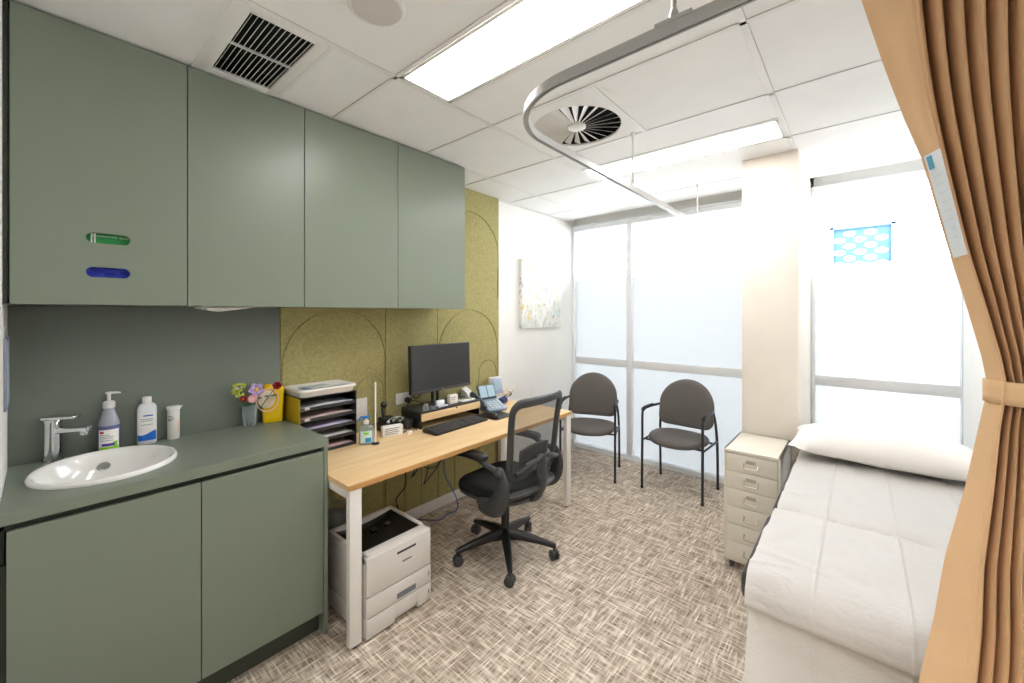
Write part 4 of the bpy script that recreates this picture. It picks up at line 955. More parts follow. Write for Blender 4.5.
for z0_, z1_ in ((0.101, 0.191), (0.010, 0.097)):
    g = G()
    if z0_ > 0.05: g.box((PX1-0.014, PY0+0.002, z0_), (PX1+0.003, PY1-0.002, z1_), 0.005)
    else:
        g.box((PX0, PY0, z0_), (PX1-0.014, PY1, z1_), 0.006)
        g.box((PX1-0.014, PY0+0.002, z0_), (PX1+0.003, 1.10, z1_), 0.005); g.box((PX1-0.014, 1.225, z0_), (PX1+0.003, PY1-0.002, z1_), 0.005); g.box((PX1-0.0139, 1.09, z0_+0.026), (PX1+0.0029, 1.235, z1_), 0.004)
    d = g.build('paper_drawer', M_printer, root)
    g = G()
    if z0_ > 0.05: g.box((PX1+0.0028, 1.108, z0_+0.012), (PX1+0.0042, 1.215, z0_+0.038), 0.0005, m=M_ink); g.build('handle_recess', None, d); g = G()
    g.box((PX1+0.0028, PY1-0.022, z0_+0.038), (PX1+0.0042, PY1-0.018, z0_+0.058), 0.0004, m=M_dkgrey); g.build('level_mark', None, d)
g = G()
for x in (PX0+0.04, PX1-0.06):
    for y in (PY0+0.04, PY1-0.04): g.cyl((x, y, 0.0005), (x, y, 0.014), 0.012)
g.build('foot_set', M_dkgrey, root)
# bin with a clear liner behind the printer
root = thing('waste_bin', 'small grey waste bin with a crumpled clear liner behind the printer', 'bin', (-2.24, 1.06, 0))
g = G(); g.lathe([(0.085, 0.0005), (0.088, 0.004), (0.112, 0.33), (0.108, 0.33), (0.084, 0.01), (0.0, 0.01)], (-2.24, 1.09, 0), 32, cap=False); g.build('bucket', mat('bin_grey', (150, 150, 146), 0.5), root)
g = G()
def liner(u, v):
    t = 2*PI*u; r = 0.113+0.010*math.sin(9*t)*v+0.012*v+0.006*noise.noise((u*8, v*4, 0)); z = 0.31+0.085*v*(1-0.3*math.sin(3*t+1)) if v > 0.3 else 0.31+0.085*v
    return (-2.24+r*math.cos(t)*(1-0.25*max(0, v-0.5)), 1.09+r*math.sin(t)*(1-0.25*max(0, v-0.5)), z)
g.grid(liner, 72, 6); g.build('liner', M_clear, root)

# ------------------------------------------------------------------ office chair (front = local +x, turned to face the desk)
OCX, OCY = -1.653, 1.865
CR = PI+0.03
root = thing('office_chair', 'black swivel office chair with mesh back and five castors at the desk', 'office chair', (OCX, OCY, 0), CR)
L = dict(local=True)
for k in range(5):
    a = math.radians(28.4+72*k)-CR; d = Vector((math.cos(a), math.sin(a), 0)); sd_ = Vector((-d.y, d.x, 0))
    g = G()
    secs = [(0.02, 0.128, 0.026, 0.030), (0.10, 0.125, 0.024, 0.022), (0.20, 0.108, 0.020, 0.016), (0.29, 0.088, 0.015, 0.012), (0.312, 0.083, 0.012, 0.009)]
    vs = []; fs = []
    for (r_, z, hw, hh) in secs:
        for (sx1, sz1) in ((-1, -1), (1, -1), (1, 0.3), (0.5, 1), (-0.5, 1), (-1, 0.3)): vs.append(d*r_+sd_*hw*sx1+Vector((0, 0, z+hh*sz1)))
    for i in range(len(secs)-1):
        for j in range(6): fs.append([i*6+j, i*6+(j+1) % 6, (i+1)*6+(j+1) % 6, (i+1)*6+j])
    fs.append(list(range(6))[::-1]); fs.append([(len(secs)-1)*6+j for j in range(6)])
    g.raw(vs, fs); leg = g.build('leg', M_black, root, **L)
    g = G(); e = d*0.300
    g.cyl(e+Vector((0, 0, 0.046)), e+Vector((0, 0, 0.085)), 0.008)
    ca = a+0.7+k*1.3; cs = Vector((math.cos(ca), math.sin(ca), 0)); cc_ = e+Vector((0, 0, 0.0295))
    for s_ in (-1, 1): g.tube([cc_+cs*s_*0.006, cc_+cs*s_*0.009, cc_+cs*s_*0.021, cc_+cs*s_*0.025], [0.024, 0.029, 0.029, 0.022], 20)
    g.cyl(cc_-cs*0.008, cc_+cs*0.008, 0.012); g.sphere(cc_+Vector((0, 0, 0.012)), 0.018, sc=(1, 1, 0.8), u=12, v=8)
    g.build('caster', M_dkgrey, leg, **L)
g = G(); g.lathe([(0.030, 0.098), (0.036, 0.104), (0.036, 0.148), (0.030, 0.158), (0.025, 0.160), (0.025, 0.29), (0.018, 0.292), (0.018, 0.36), (0.0, 0.36)], (0, 0, 0), 24); g.build('gas_column', M_black, root, **L)
g = G(); g.box((-0.12, -0.075, 0.352), (0.12, 0.075, 0.392), 0.014, 3); g.tube([(0.02, -0.07, 0.37), (0.04, -0.20, 0.372), (0.06, -0.235, 0.372)], [0.006, 0.006, 0.010], 8); g.build('tilt_mechanism', M_black, root, **L)
# seat
def seat_outline():
    pts = []
    for k in range(48):
        t = 2*PI*k/48; c_, s_ = math.cos(t), math.sin(t)
        x = 0.245*abs(c_)**0.72*(1 if c_ >= 0 else -1); y = 0.248*abs(s_)**0.72*(1 if s_ >= 0 else -1)
        y *= 1.0-0.10*max(0, -x/0.245); pts.append((x+0.02, y))
    return pts
bow = lambda x, y: -0.02*max(0, (x-0.12)/0.14)**2+0.012*(abs(y)/0.25)**2
g = G(); g.pad(seat_outline(), [(0.05, 0.398), (0.02, 0.400), (0.002, 0.420), (0.0, 0.440), (0.006, 0.458), (0.022, 0.470), (0.06, 0.476)], bow=bow); g.build('seat', M_blackmat, root, smooth=60, **L)
g = G(); g.pad(seat_outline(), [(0.06, 0.384), (0.03, 0.384), (0.006, 0.400), (0.003, 0.416)], bow=bow); g.build('seat_shell', M_dkgrey, root, smooth=60, **L)
# backrest: leaning frame loop with mesh; local back at negative x
def bp(y, z):   # point on the back surface (z in metres above floor), bowed about the lumbar
    t = (z-0.58)/0.42
    return Vector((-0.235-0.045*t-0.05*max(0, t-0.5)**2+0.035*(y/0.23)**2-0.0+0.02*math.exp(-((z-0.66)/0.07)**2)*0.0, y, z))
loop = [(y*(0.90+0.10*min(1, (z-0.55)/0.3)), z) for y, z in rrect(-0.232, 0.232, 0.565, 0.985, 0.055, 8)]
g = G(); n = len(loop)
pts = []
for i in range(n):
    y0_, z0_ = loop[i]; y1_, z1_ = loop[(i+1) % n]
    m_ = max(1, int(math.hypot(y1_-y0_, z1_-z0_)/0.03))
    for q in range(m_): pts.append(bp(y0_+(y1_-y0_)*q/m_, z0_+(z1_-z0_)*q/m_))
g.tube(pts, 0.0135, 12, closed=True, sx=1.9, up=(1, 0, 0)); g.build('back_frame', M_dkgrey, root, **L)
def meshfn(u, v):
    z = 0.572+0.406*v; k = (0.90+0.10*min(1, (z-0.55)/0.3)); lim = 0.225*k
    if v > 0.87: lim -= 0.055*(1-math.sqrt(max(0, 1-((v-0.87)/0.13)**2)))
    if v < 0.13: lim -= 0.055*(1-math.sqrt(max(0, 1-((0.13-v)/0.13)**2)))
    return bp(-lim+2*lim*u, z)
g = G(); g.grid(meshfn, 16, 22); g.build('back_mesh', simple_mix('chair_mesh', _mesh), root, **L)
g = G(); g.grid(lambda u, v: bp(-0.135+0.27*u, 0.615+0.09*v)+Vector((0.030-0.03*(2*u-1)**2*0.5, 0, 0.012*math.cos((u-0.5)*3))), 14, 4); g.build('lumbar_pad', M_dkgrey, root, thick=0.012, **L)
# spine: upright block with a loop, U-bar wrapping the seat rear
g = G()
g.tube(smooth_path([(-0.165, 0, 0.395), (-0.235, 0, 0.42), (-0.275, 0, 0.50), (-0.275, 0, 0.60), (-0.268, 0, 0.665)], 6), [0.026]*8+[0.022]*17, 10, sx=1.7, up=(1, 0, 0))
for s_ in (-1, 1):
    g.tube(smooth_path([(-0.275, s_*0.015, 0.66), (-0.285, s_*0.07, 0.650), (-0.262, s_*0.14, 0.62), (-0.240, s_*0.200, 0.60)], 6), 0.013, 8, sx=1.3)
    g.tube(smooth_path([(-0.28, s_*0.02, 0.53), (-0.285, s_*0.06, 0.585), (-0.275, s_*0.02, 0.63)], 6), 0.009, 8)
g.build('back_spine', M_dkgrey, root, **L)
g = G()
ub = smooth_path([(-0.02, -0.252, 0.42), (-0.13, -0.245, 0.445), (-0.225, -0.165, 0.475), (-0.262, 0, 0.482), (-0.225, 0.165, 0.475), (-0.13, 0.245, 0.445), (-0.02, 0.252, 0.42)], 8)
g.tube(ub, 0.017, 10, sx=1.5, up=(0, 0, 1)); g.build('support_bar', M_dkgrey, root, **L)
# armrests: broad fin rising beside the seat rear, knuckle, forward arm and pad
for s_ in (-1, 1):
    g = G()
    Y = s_*0.262
    fin = smooth_path([(-0.03, Y, 0.405), (-0.10, Y, 0.405), (-0.165, Y+s_*0.004, 0.44), (-0.20, Y+s_*0.006, 0.515), (-0.205, Y+s_*0.004, 0.585), (-0.185, Y, 0.625)], 6)
    rs = [0.016+0.020*math.sin(PI*min(1, i/(len(fin)-1)*1.05+0.06)) for i in range(len(fin))]
    g.tube(fin, rs, 12, sx=1.55, up=(0, 1, 0)) if False else g.tube(fin, [r_*0.62 for r_ in rs], 12, sx=2.5, up=(0, 1, 0))
    g.sphere((-0.175, Y, 0.618), 0.028, sc=(1, 1.0, 1), u=16, v=10)
    g.tube(smooth_path([(-0.175, Y, 0.618), (-0.10, Y, 0.632), (-0.03, Y, 0.653), (0.02, Y, 0.660)], 6), 0.013, 10, sx=1.5, up=(0, 0, 1))
    ar = g.build('armrest', M_dkgrey, root, **L)
    g = G(); g.pad([(x+0.045, y+Y-s_*0.004) for x, y in oval(0.125, 0.040, 36, 3.2)], [(0.004, 0.658), (0.0, 0.663), (0.0, 0.676), (0.004, 0.683), (0.012, 0.686)], bow=lambda x, y: -0.25*(max(0, x-0.05))**2*3); g.build('arm_pad', M_black, ar, smooth=60, **L)
g = G(); 

# ------------------------------------------------------------------ visitor chairs (front = local -y)
def make_visitor():
    root = thing('visitor_chair', 'grey stackable visitor chair', 'chair', (0, 0, 0), 0, 'grey visitor chairs under the window')
    r = 0.0105; W = 0.2425
    for s_ in (-1, 1):
        g = G()
        front = smooth_path([(s_*W, -0.185, 0.001), (s_*W, -0.180, 0.35), (s_*W, -0.178, 0.60), (s_*W, -0.168, 0.648), (s_*W, -0.135, 0.662), (s_*(W-0.002), 0.02, 0.662), (s_*(W-0.02), 0.15, 0.66), (s_*(W-0.045), 0.175, 0.652)], 8)
        g.tube(front, r, 12); lg = g.build('leg', M_chairleg, root, **L)
        g = G(); g.tube([(s_*W, -0.185, 0.0005), (s_*W, -0.185, 0.018)], 0.0125, 12); g.build('foot_cap', M_black, lg, **L)
        g = G(); ap = smooth_path([(s_*W, -0.172, 0.652), (s_*W, -0.14, 0.667), (s_*W, -0.06, 0.669), (s_*(W-0.002), 0.03, 0.668)], 6); g.tube(ap, [0.012]+[0.016]*(len(ap)-2)+[0.012], 12); g.build('arm_pad', M_black, lg, **L)
        g = G()
        rear = smooth_path([(s_*W, 0.205, 0.001), (s_*W, 0.192, 0.35), (s_*(W-0.012), 0.180, 0.56), (s_*(W-0.045), 0.185, 0.70), (s_*(W-0.075), 0.195, 0.80)], 8)
        g.tube(rear, r, 12); lg = g.build('leg', M_chairleg, root, **L)
        g = G(); g.tube([(s_*W, 0.205, 0.0005), (s_*W, 0.205, 0.018)], 0.0125, 12); g.build('foot_cap', M_black, lg, **L)
        g = G(); g.tube([(s_*W, -0.180, 0.405), (s_*W, 0.19, 0.405)], 0.009, 10); g.build('side_rail', M_chairleg, root, **L)
    g = G()
    for y in (-0.12, 0.12): g.tube([(-W, y, 0.400), (W, y, 0.400)], 0.009, 10)
    g.build('cross_rail', M_chairleg, root, **L)
    out = []
    for k in range(56):
        t = 2*PI*k/56; c_, s_ = math.cos(t), math.sin(t)
        out.append((0.232*abs(c_)**0.8*(1 if c_ >= 0 else -1), -0.015+(0.215 if s_ < 0 else 0.195)*abs(s_)**0.85*(1 if s_ >= 0 else -1)))
    g = G(); g.pad(out, [(0.03, 0.410), (0.008, 0.413), (0.0, 0.428), (0.002, 0.444), (0.014, 0.458), (0.04, 0.466), (0.09, 0.469)], bow=lambda x, y: -0.018*max(0, (-y-0.08)/0.14)**2); g.build('seat', M_greyfab, root, smooth=60, **L)
    # backrest: round-topped shield, slightly wrapped
    o2 = []
    Rr = 0.228
    for k in range(29): t = PI*k/28; o2.append((Rr*math.cos(t), 0.672+(0.222)*math.sin(t)))
    for (cx, cy, a0) in ((-Rr+0.07, 0.565, PI), (Rr-0.07, 0.565, 1.5*PI)):
        for k in range(7): t = a0+PI/2*k/6; o2.append((cx+0.07*math.cos(t), cy+0.07*math.sin(t)))
    Mb_ = Matrix(((1, 0, 0, 0), (0, 0.16, -1, 0.085), (0, 1, 0.0, 0), (0, 0, 0, 1)))
    g = G()
    g.pad(o2, [(0.02, -0.006), (0.0, 0.0), (0.0, 0.018), (0.006, 0.029), (0.018, 0.036), (0.05, 0.041)], M=Mb_, bow=lambda x, y: 0.028*(x/0.228)**2)
    g.build('backrest', M_greyfab, root, smooth=60, **L)
    return root
vc = make_visitor()
vc['label'] = 'grey visitor chair standing free at the window, left of the cream drawer unit'
vc.location = (-1.150, 3.500, 0); vc.rotation_euler = (0, 0, -0.035)
v2 = copy_tree(vc); v2['label'] = 'grey visitor chair angled in the corner behind the far end of the desk'
v2.location = (-1.905, 3.345, 0); v2.rotation_euler = (0, 0, 0.36)

# ------------------------------------------------------------------ drawer unit
HX0, HX1, HY0, HY1 = -0.600, -0.322, 2.590, 3.018
root = thing('drawer_unit', 'cream steel drawer unit on castors between the column and the couch', 'drawer unit', ((HX0+HX1)/2, (HY0+HY1)/2, 0))
g = G(); g.box((HX0, HY0+0.006, 0.052), (HX0+0.012, HY1, 0.69), 0.002); g.box((HX1-0.012, HY0+0.006, 0.052), (HX1, HY1, 0.69), 0.002); g.box((HX0, HY0+0.004, 0.672), (HX1, HY1, 0.69), 0.002); g.box((HX0, HY0+0.006, 0.052), (HX1, HY1, 0.064), 0.002); g.box((HX0, HY1-0.01, 0.052), (HX1, HY1, 0.69)); g.build('cabinet_body', M_helmer, root)
for k in range(6):
    zt = 0.668-0.1005*k; 
    g = G(); g.box((HX0+0.0135, HY0+0.002, zt-0.098), (HX1-0.0135, HY0+0.016, zt), 0.0015); g.box((HX0+0.02, HY0+0.016, zt-0.09), (HX1-0.02, HY1-0.02, zt-0.02)); dr = g.build('drawer', M_helmer, root)
    g = G(); xm = (HX0+HX1)/2; zc = zt-0.052
    g.tube(smooth_path([(xm-0.034, HY0+0.002, zc+0.008), (xm-0.034, HY0-0.014, zc-0.004), (xm-0.030, HY0-0.018, zc-0.010), (xm, HY0-0.019, zc-0.012), (xm+0.030, HY0-0.018, zc-0.010), (xm+0.034, HY0-0.014, zc-0.004), (xm+0.034, HY0+0.002, zc+0.008)], 4), 0.0028, 8)
    g.box((xm-0.037, HY0-0.001, zc), (xm-0.031, HY0+0.002, zc+0.016), 0.0008); g.box((xm+0.031, HY0-0.001, zc), (xm+0.037, HY0+0.002, zc+0.016), 0.0008)
    g.box((xm-0.024, HY0+0.0004, zc+0.010), (xm+0.024, HY0+0.002, zc+0.030), 0.0005) if k < 3 else None
    g.build('handle', M_handle, dr)
for x in (HX0+0.035, HX1-0.035):
    for y in (HY0+0.04, HY1-0.04):
        g = G(); g.tube([(x-0.009, y, 0.022), (x-0.007, y, 0.022), (x+0.007, y, 0.022), (x+0.009, y, 0.022)], [0.019, 0.0215, 0.0215, 0.019], 18); g.box((x-0.013, y-0.012, 0.022), (x-0.0105, y+0.012, 0.052)); g.box((x+0.0105, y-0.012, 0.022), (x+0.013, y+0.012, 0.052)); g.box((x-0.013, y-0.014, 0.046), (x+0.013, y+0.014, 0.0525)); g.build('caster', M_dkgrey, root)

# ------------------------------------------------------------------ examination couch
EX0, EX1, EYA, EYB, EZ = -0.266, 0.430, 1.315, 3.24, 0.715
YJ = 1.835
root = thing('examination_couch', 'black padded examination couch on a steel frame along the right wall', 'couch', ((EX0+EX1)/2, (EYA+EYB)/2, 0))
M_vinyl = mat('black_vinyl', (50, 50, 54), 0.45, bump=(300, 0.15))
for (a_, b_, zz) in ((EYA, YJ-0.022, 0.012), (YJ+0.066, EYB, 0.0)):
    g = G(); g.box((EX0, a_, EZ-0.085), (EX1, b_, EZ+zz), 0.036, 4); g.build('cushion', M_vinyl, root, smooth=60)
g = G()
for x in (EX0+0.06, EX1-0.10): g.box((x, EYA+0.05, EZ-0.135), (x+0.04, EYB-0.05, EZ-0.086), 0.002)
for y in (EYA+0.08, 2.2, EYB-0.12): g.box((EX0+0.06, y, EZ-0.130), (EX1-0.06, y+0.04, EZ-0.095), 0.002)
g.build('frame', M_white, root)
for x in (EX0+0.06, EX1-0.10):
    for y in (EYA+0.12, EYB-0.16):
        g = G(); g.box((x, y, 0.0005), (x+0.04, y+0.04, EZ-0.13), 0.002); g.build('leg', M_white, root)
# paper cover
prof = [(3.23, 0.7205), (2.6, 0.7205), (2.10, 0.7200), (1.97, 0.7185), (1.915, 0.7120), (1.880, 0.7000), (1.862, 0.694), (1.848, 0.700), (1.838, 0.716), (1.824, 0.7315), (1.80, 0.7345), (1.62, 0.7345), (1.45, 0.734), (1.38, 0.7335), (1.345, 0.7290), (1.318, 0.716), (1.302, 0.694), (1.297, 0.670), (1.300, 0.648), (1.328, 0.626), (1.338, 0.600), (1.326, 0.55), (1.300, 0.46), (1.288, 0.30), (1.284, 0.16), (1.284, 0.09)]
dense = smooth_path([(0, a_, b_) for a_, b_ in prof], 10)
NP = len(dense)-1
def paper(u, v):
    f = v*NP; i = min(NP-1, int(f)); p = dense[i].lerp(dense[i+1], f-i)
    x = (EX0+0.020)+(EX1-EX0-0.014)*u+(0.006*noise.noise((3, p.y*9+p.z*3, 1))*(1-u) if u < 0.06 else 0)
    q = noise.noise((x*5, p.y*4, p.z*4)); q2 = noise.noise((x*14, p.y*9+5, p.z*9)); q3 = noise.noise((x*2.2+9, p.y*2.5, p.z*3))
    cr = 0.0
    for c0, w_ in ((0.225, 0.005), (0.50, 0.005), (0.78, 0.005)): cr += 0.004*math.exp(-((u-c0)/w_)**2)   # fold ridges along the roll
    top = p.z > 0.70
    edge = 1-min(1, min(u, 1-u)*14)
    ripple = abs(0.009*q2)+abs(0.010*q)+0.002*abs(noise.noise((x*45, p.y*40, p.z*40)))
    for (s1, c1, a1) in ((0.55, 1.50, 0.35), (0.62, 1.66, 0.30), (0.45, 2.2, 0.5), (0.7, 2.5, -0.3), (0.5, 1.40, -0.2)):
        ripple += 0.008*math.exp(-(((p.y-c1)-(x-0.1)*a1)/0.008)**2)*(0.5+0.5*math.sin(x*9+s1*20))
    if top: 
        return (x, p.y, p.z+ripple+cr-edge*0.003*(1+q))
    h = min(1, (0.70-p.z)/0.15)
    wav = 0.012*q3+0.004*q+0.006*math.exp(-(((p.z-0.60)+(x-0.1)*0.18)/0.012)**2)+0.005*math.exp(-(((p.z-0.50)-(x)*0.4)/0.010)**2)
    return (x, p.y-abs(ripple)*0.5-cr*0.8-max(-0.004, wav*h)-0.001, p.z)
g = G(); g.grid(paper, 240, NP)
tag(g.build('paper_sheet', M_paper, smooth=75), 'crinkled white disposable paper sheet covering the couch and hanging over its foot', 'paper sheet')
# pillow
PXa, PXb, PYa, PYb = -0.285, 0.455, 2.52, 2.96
def pil(sign):
    def fn(u, v):
        U, V = 2*u-1, 2*v-1
        h = max(0, (1-abs(U)**3.2))**0.55*max(0, (1-abs(V)**2.6))**0.6
        px = (PXa+PXb)/2+(PXb-PXa)/2*U*(1-0.05*(1-abs(V)**2)*abs(U)); py = (PYa+PYb)/2+(PYb-PYa)/2*V*(1-0.09*(1-abs(U)**2)*abs(V))
        w_ = 0.004*noise.noise((px*9, py*9, sign))+0.006*noise.noise((px*4, py*14, 3))
        z = 0.776+0.115*h*(1 if sign > 0 else -0.36)+w_*h+0.010*(abs(U)**4)*(1-h)
        if U < -0.9: z += 0.008
        return (px, py, max(z, 0.7305))
    return fn
g = G(); g.grid(pil(1), 44, 28); g.grid(pil(-1), 44, 28)
bmesh.ops.remove_doubles(g.bm, verts=g.bm.verts, dist=0.0006)
tag(g.build('pillow', M_pillow, smooth=80), 'long white pillow at the head end of the examination couch', 'pillow')

# ------------------------------------------------------------------ curtain track
R_ = 0.30; TX, TY = -0.965, 1.012; zt0, zt1 = 2.157, 2.186
path = [(XR-0.003, TY)]+[(TX+R_+0.05, TY)]+[(TX+R_-R_*math.sin(PI/2*k/16), TY+R_-R_*math.cos(PI/2*k/16)) for k in range(17)]+[(TX, 2.0), (TX, YN-0.004)]
root = thing('curtain_track', 'aluminium ceiling-hung curtain track curving round above the room', 'curtain track', (TX, TY, zt0))
g = G(); n = len(path); vs = []; fs = []
for i, (x, y) in enumerate(path):
    a_ = Vector(path[max(i-1, 0)]); b_ = Vector(path[min(i+1, n-1)]); d = (b_-a_).normalized(); nn = Vector((-d.y, d.x))
    for (o_, z) in ((-0.010, zt0), (-0.004, zt0), (-0.004, zt0+0.004), (0.004, zt0+0.004), (0.004, zt0), (0.010, zt0), (0.010, zt1), (-0.010, zt1)):
        vs.append((x+nn.x*o_, y+nn.y*o_, z))
for i in range(n-1):
    for k in range(8): fs.append([i*8+k, i*8+(k+1) % 8, (i+1)*8+(k+1) % 8, (i+1)*8+k])
fs.append(list(range(8))); fs.append([(n-1)*8+k for k in range(8)][::-1])
g.raw(vs, fs); g.build('rail', M_track, root, smooth=30)
for (x, y) in ((TX, 2.166), (TX, 3.36), (-0.345, TY), (0.28, TY)):
    g = G(); g.cyl((x, y, zt1+0.02), (x, y, HC-0.02), 0.006, seg=14); g.lathe([(0.006, 0.0), (0.011, -0.012), (0.011, -0.03), (0.010, -0.034)], (x, y, zt1+0.034), 14); g.lathe([(0.010, 0), (0.010, 0.02), (0.013, 0.024)], (x, y, HC-0.0265), 14)
    dx, dy = ((0.011, 0.03) if x == TX else (0.045, 0.012))
    g.box((x-dx, y-dy, zt1-0.002), (x+dx, y+dy, zt1+0.008), 0.001); g.build('hanger_rod', M_white if x == TX else M_track, root)

# ------------------------------------------------------------------ curtain
def interp(tab, z):
    for (za, a_), (zb_, b_) in zip(tab, tab[1:]):
        if za >= z >= zb_:
            t = (za-z)/(za-zb_); t2 = t
            return a_+(b_-a_)*t2
    return tab[-1][1] if z < tab[-1][0] else tab[0][1]
XL = [(2.16, -0.022), (2.05, 0.003), (1.91, 0.035), (1.81, 0.061), (1.737, 0.082), (1.65, 0.099), (1.57, 0.115), (1.478, 0.135), (1.389, 0.153), (1.35, 0.157), (1.333, 0.154), (1.182, 0.132), (1.058, 0.109), (0.952, 0.097), (0.834, 0.079), (0.6, 0.055), (0.3, 0.035), (0.06, 0.025)]
HW = [(2.16, 0.088), (2.0, 0.062), (1.86, 0.041), (1.735, 0.024), (1.58, 0.019), (1.40, 0.018), (1.31, 0.018), (1.18, 0.028), (1.02, 0.044), (0.88, 0.056), (0.06, 0.085)]
XRR = [(2.16, 0.485), (1.9, 0.43), (1.6, 0.36), (1.45, 0.32), (1.36, 0.305), (1.33, 0.305), (1.2, 0.33), (0.9, 0.39), (0.06, 0.44)]
NF = 16
def curtain(u, v):
    z = 2.150-(2.150-0.06)*v
    xl, xr, hw = interp(XL, z), interp(XRR, z), interp(HW, z)
    hem = 0.26                              # share of the cloth that is the flat leading hem
    k = min(1, abs(z-1.345)/0.5)**0.8
    amp = 0.020+0.038*k
    if u < hem:
        t = u/hem; x = xl+hw*t
        y = 0.996-0.018*t-0.004*math.sin(PI*t)*k+0.002*math.sin(t*8+z*3)*k-(0.004*math.exp(-((t-0.86)/0.05)**2))
    else:
        t = (u-hem)/(1-hem); ph = t*NF*2*PI
        x = xl+hw+(xr-xl-hw)*t+0.0045*math.sin(ph)*k
        y = 0.978+amp*(1-math.cos(ph))*(0.85+0.15*math.sin(t*17+1))
    return (x, y+0.004*math.sin(z*2.1), z)
g = G()
us = [i/24*0.26 for i in range(24)]+[0.26+0.74*i/(NF*14) for i in range(NF*14+1)]
nz = 56; vs = []; fs = []
for j in range(nz+1):
    for u in us: vs.append(curtain(u, j/nz))
nu = len(us)
for j in range(nz):
    for i in range(nu-1): fs.append([j*nu+i, j*nu+i+1, (j+1)*nu+i+1, (j+1)*nu+i])
g.raw(vs, fs)
root = thing('privacy_curtain', 'tan pleated privacy curtain gathered to the right beside the couch', 'curtain', (0.25, TY, 0.06))
g.build('drape', M_curtain, root, smooth=80)
g = G()
for k in range(12):
    x = 0.03+0.44*k/11; g.box((x-0.004, TY-0.003, 2.150), (x+0.004, TY+0.003, 2.160), 0.001)
g.build('glider_set', M_plastic, root)
# clear label pocket sewn near the leading edge
g = G()
def pocket(u, v):
    z = 1.742-0.178*v
    uu = (0.26*(0.12+0.72*u)); p = Vector(curtain(uu, (2.150-z)/(2.150-0.06)))
    return p+Vector((-0.0, -0.0025, 0.004*(u)))
g.grid(pocket, 6, 12); pk = g.build('label_pocket', mat('pocket_clear', (222, 230, 236), 0.15), root)
g = G(); g.grid(lambda u, v: Vector(pocket(0.08+0.35*u, 0.02+0.13*v))+Vector((0, -0.0012, 0)), 3, 3, m=mat('logo_blue', (90, 160, 190), 0.4))
for k in range(8): g.grid(lambda u, v, k=k: Vector(pocket(0.25+0.5*u, 0.22+0.085*k+0.012*v))+Vector((0, -0.0012, 0)), 3, 1, m=mat('ink_pale', (206, 214, 220), 0.5))
g.build('print', None, pk, smooth=0)
# tie-back band wrapping the bunch
root = thing('curtain_tieback', 'tan fabric tie-back band pulling the curtain to the right wall', 'tie-back', (0.3, TY, 1.33))
cyb = 0.992
def band(u, v):
    t = 2*PI*u; x = 0.232+0.078*math.cos(t); y = cyb+0.012+0.038*math.sin(t); z = 1.366-0.036*v
    if math.cos(t) > 0: x += 0.03*math.cos(t)
    return (x, y, z-0.06*(x-0.16)*0.4)
g = G(); g.grid(band, 48, 3); g.build('band', M_curtain, root, thick=0.003)
g = G(); g.tube([(0.345, cyb+0.012, 1.335), (XR-0.004, cyb+0.05, 1.36)], [0.010, 0.008], 8, sx=0.4); g.build('strap', M_curtain, root)
g = G(); g.lathe([(0.016, 0), (0.016, 0.004), (0.006, 0.006), (0.006, 0.02), (0.011, 0.024), (0, 0.026)], (0, 0, 0), 16, M=Matrix.Translation((XR-0.0005, cyb+0.05, 1.36)) @ Matrix.Rotation(-PI/2, 4, 'Y')); g.build('wall_hook', M_steel, root)

# ------------------------------------------------------------------ ceiling fittings
for (x0, x1, y0, y1, lb) in ((-1.508, -0.308, 0.993, 1.293, 'long recessed ceiling light panel nearest the camera, above the desk'), (-1.508, -0.308, 2.493, 2.793, 'long recessed ceiling light panel further back, just before the column')):
    root = thing('ceiling_light', lb, 'ceiling light', ((x0+x1)/2, (y0+y1)/2, HC-0.004), 0, 'recessed light panels')
    g = G(); a_, b_, c_, d_ = x0+0.0125, x1-0.0125, y0+0.0125, y1-0.0125; t = 0.016
    g.box((a_, c_, HC-0.002), (b_, c_+t, HC+0.014), 0.001); g.box((a_, d_-t, HC-0.002), (b_, d_, HC+0.014), 0.001); g.box((a_, c_, HC-0.002), (a_+t, d_, HC+0.014), 0.001); g.box((b_-t, c_, HC-0.002), (b_, d_, HC+0.014), 0.001)
    g.build('frame', M_white, root)
    g = G(); g.box((a_+t, c_+t, HC+0.001), (b_-t, d_-t, HC+0.006)); g.build('diffuser', M_light, root, smooth=0)
root = thing('ceiling_light', 'unseen fill light panel added in the corridor ceiling outside the doorway', 'ceiling light', (-0.1, -0.8, HC-0.01))  # unseen panel, added to brighten the room near the camera
g = G(); g.box((-0.7, -1.1, HC-0.012), (0.5, -0.5, HC-0.0005), 0.002); g.build('frame', M_white, root)
g = G(); g.box((-0.68, -1.08, HC-0.0135), (0.48, -0.52, HC-0.0125)); g.build('diffuser', M_light, root, smooth=0)
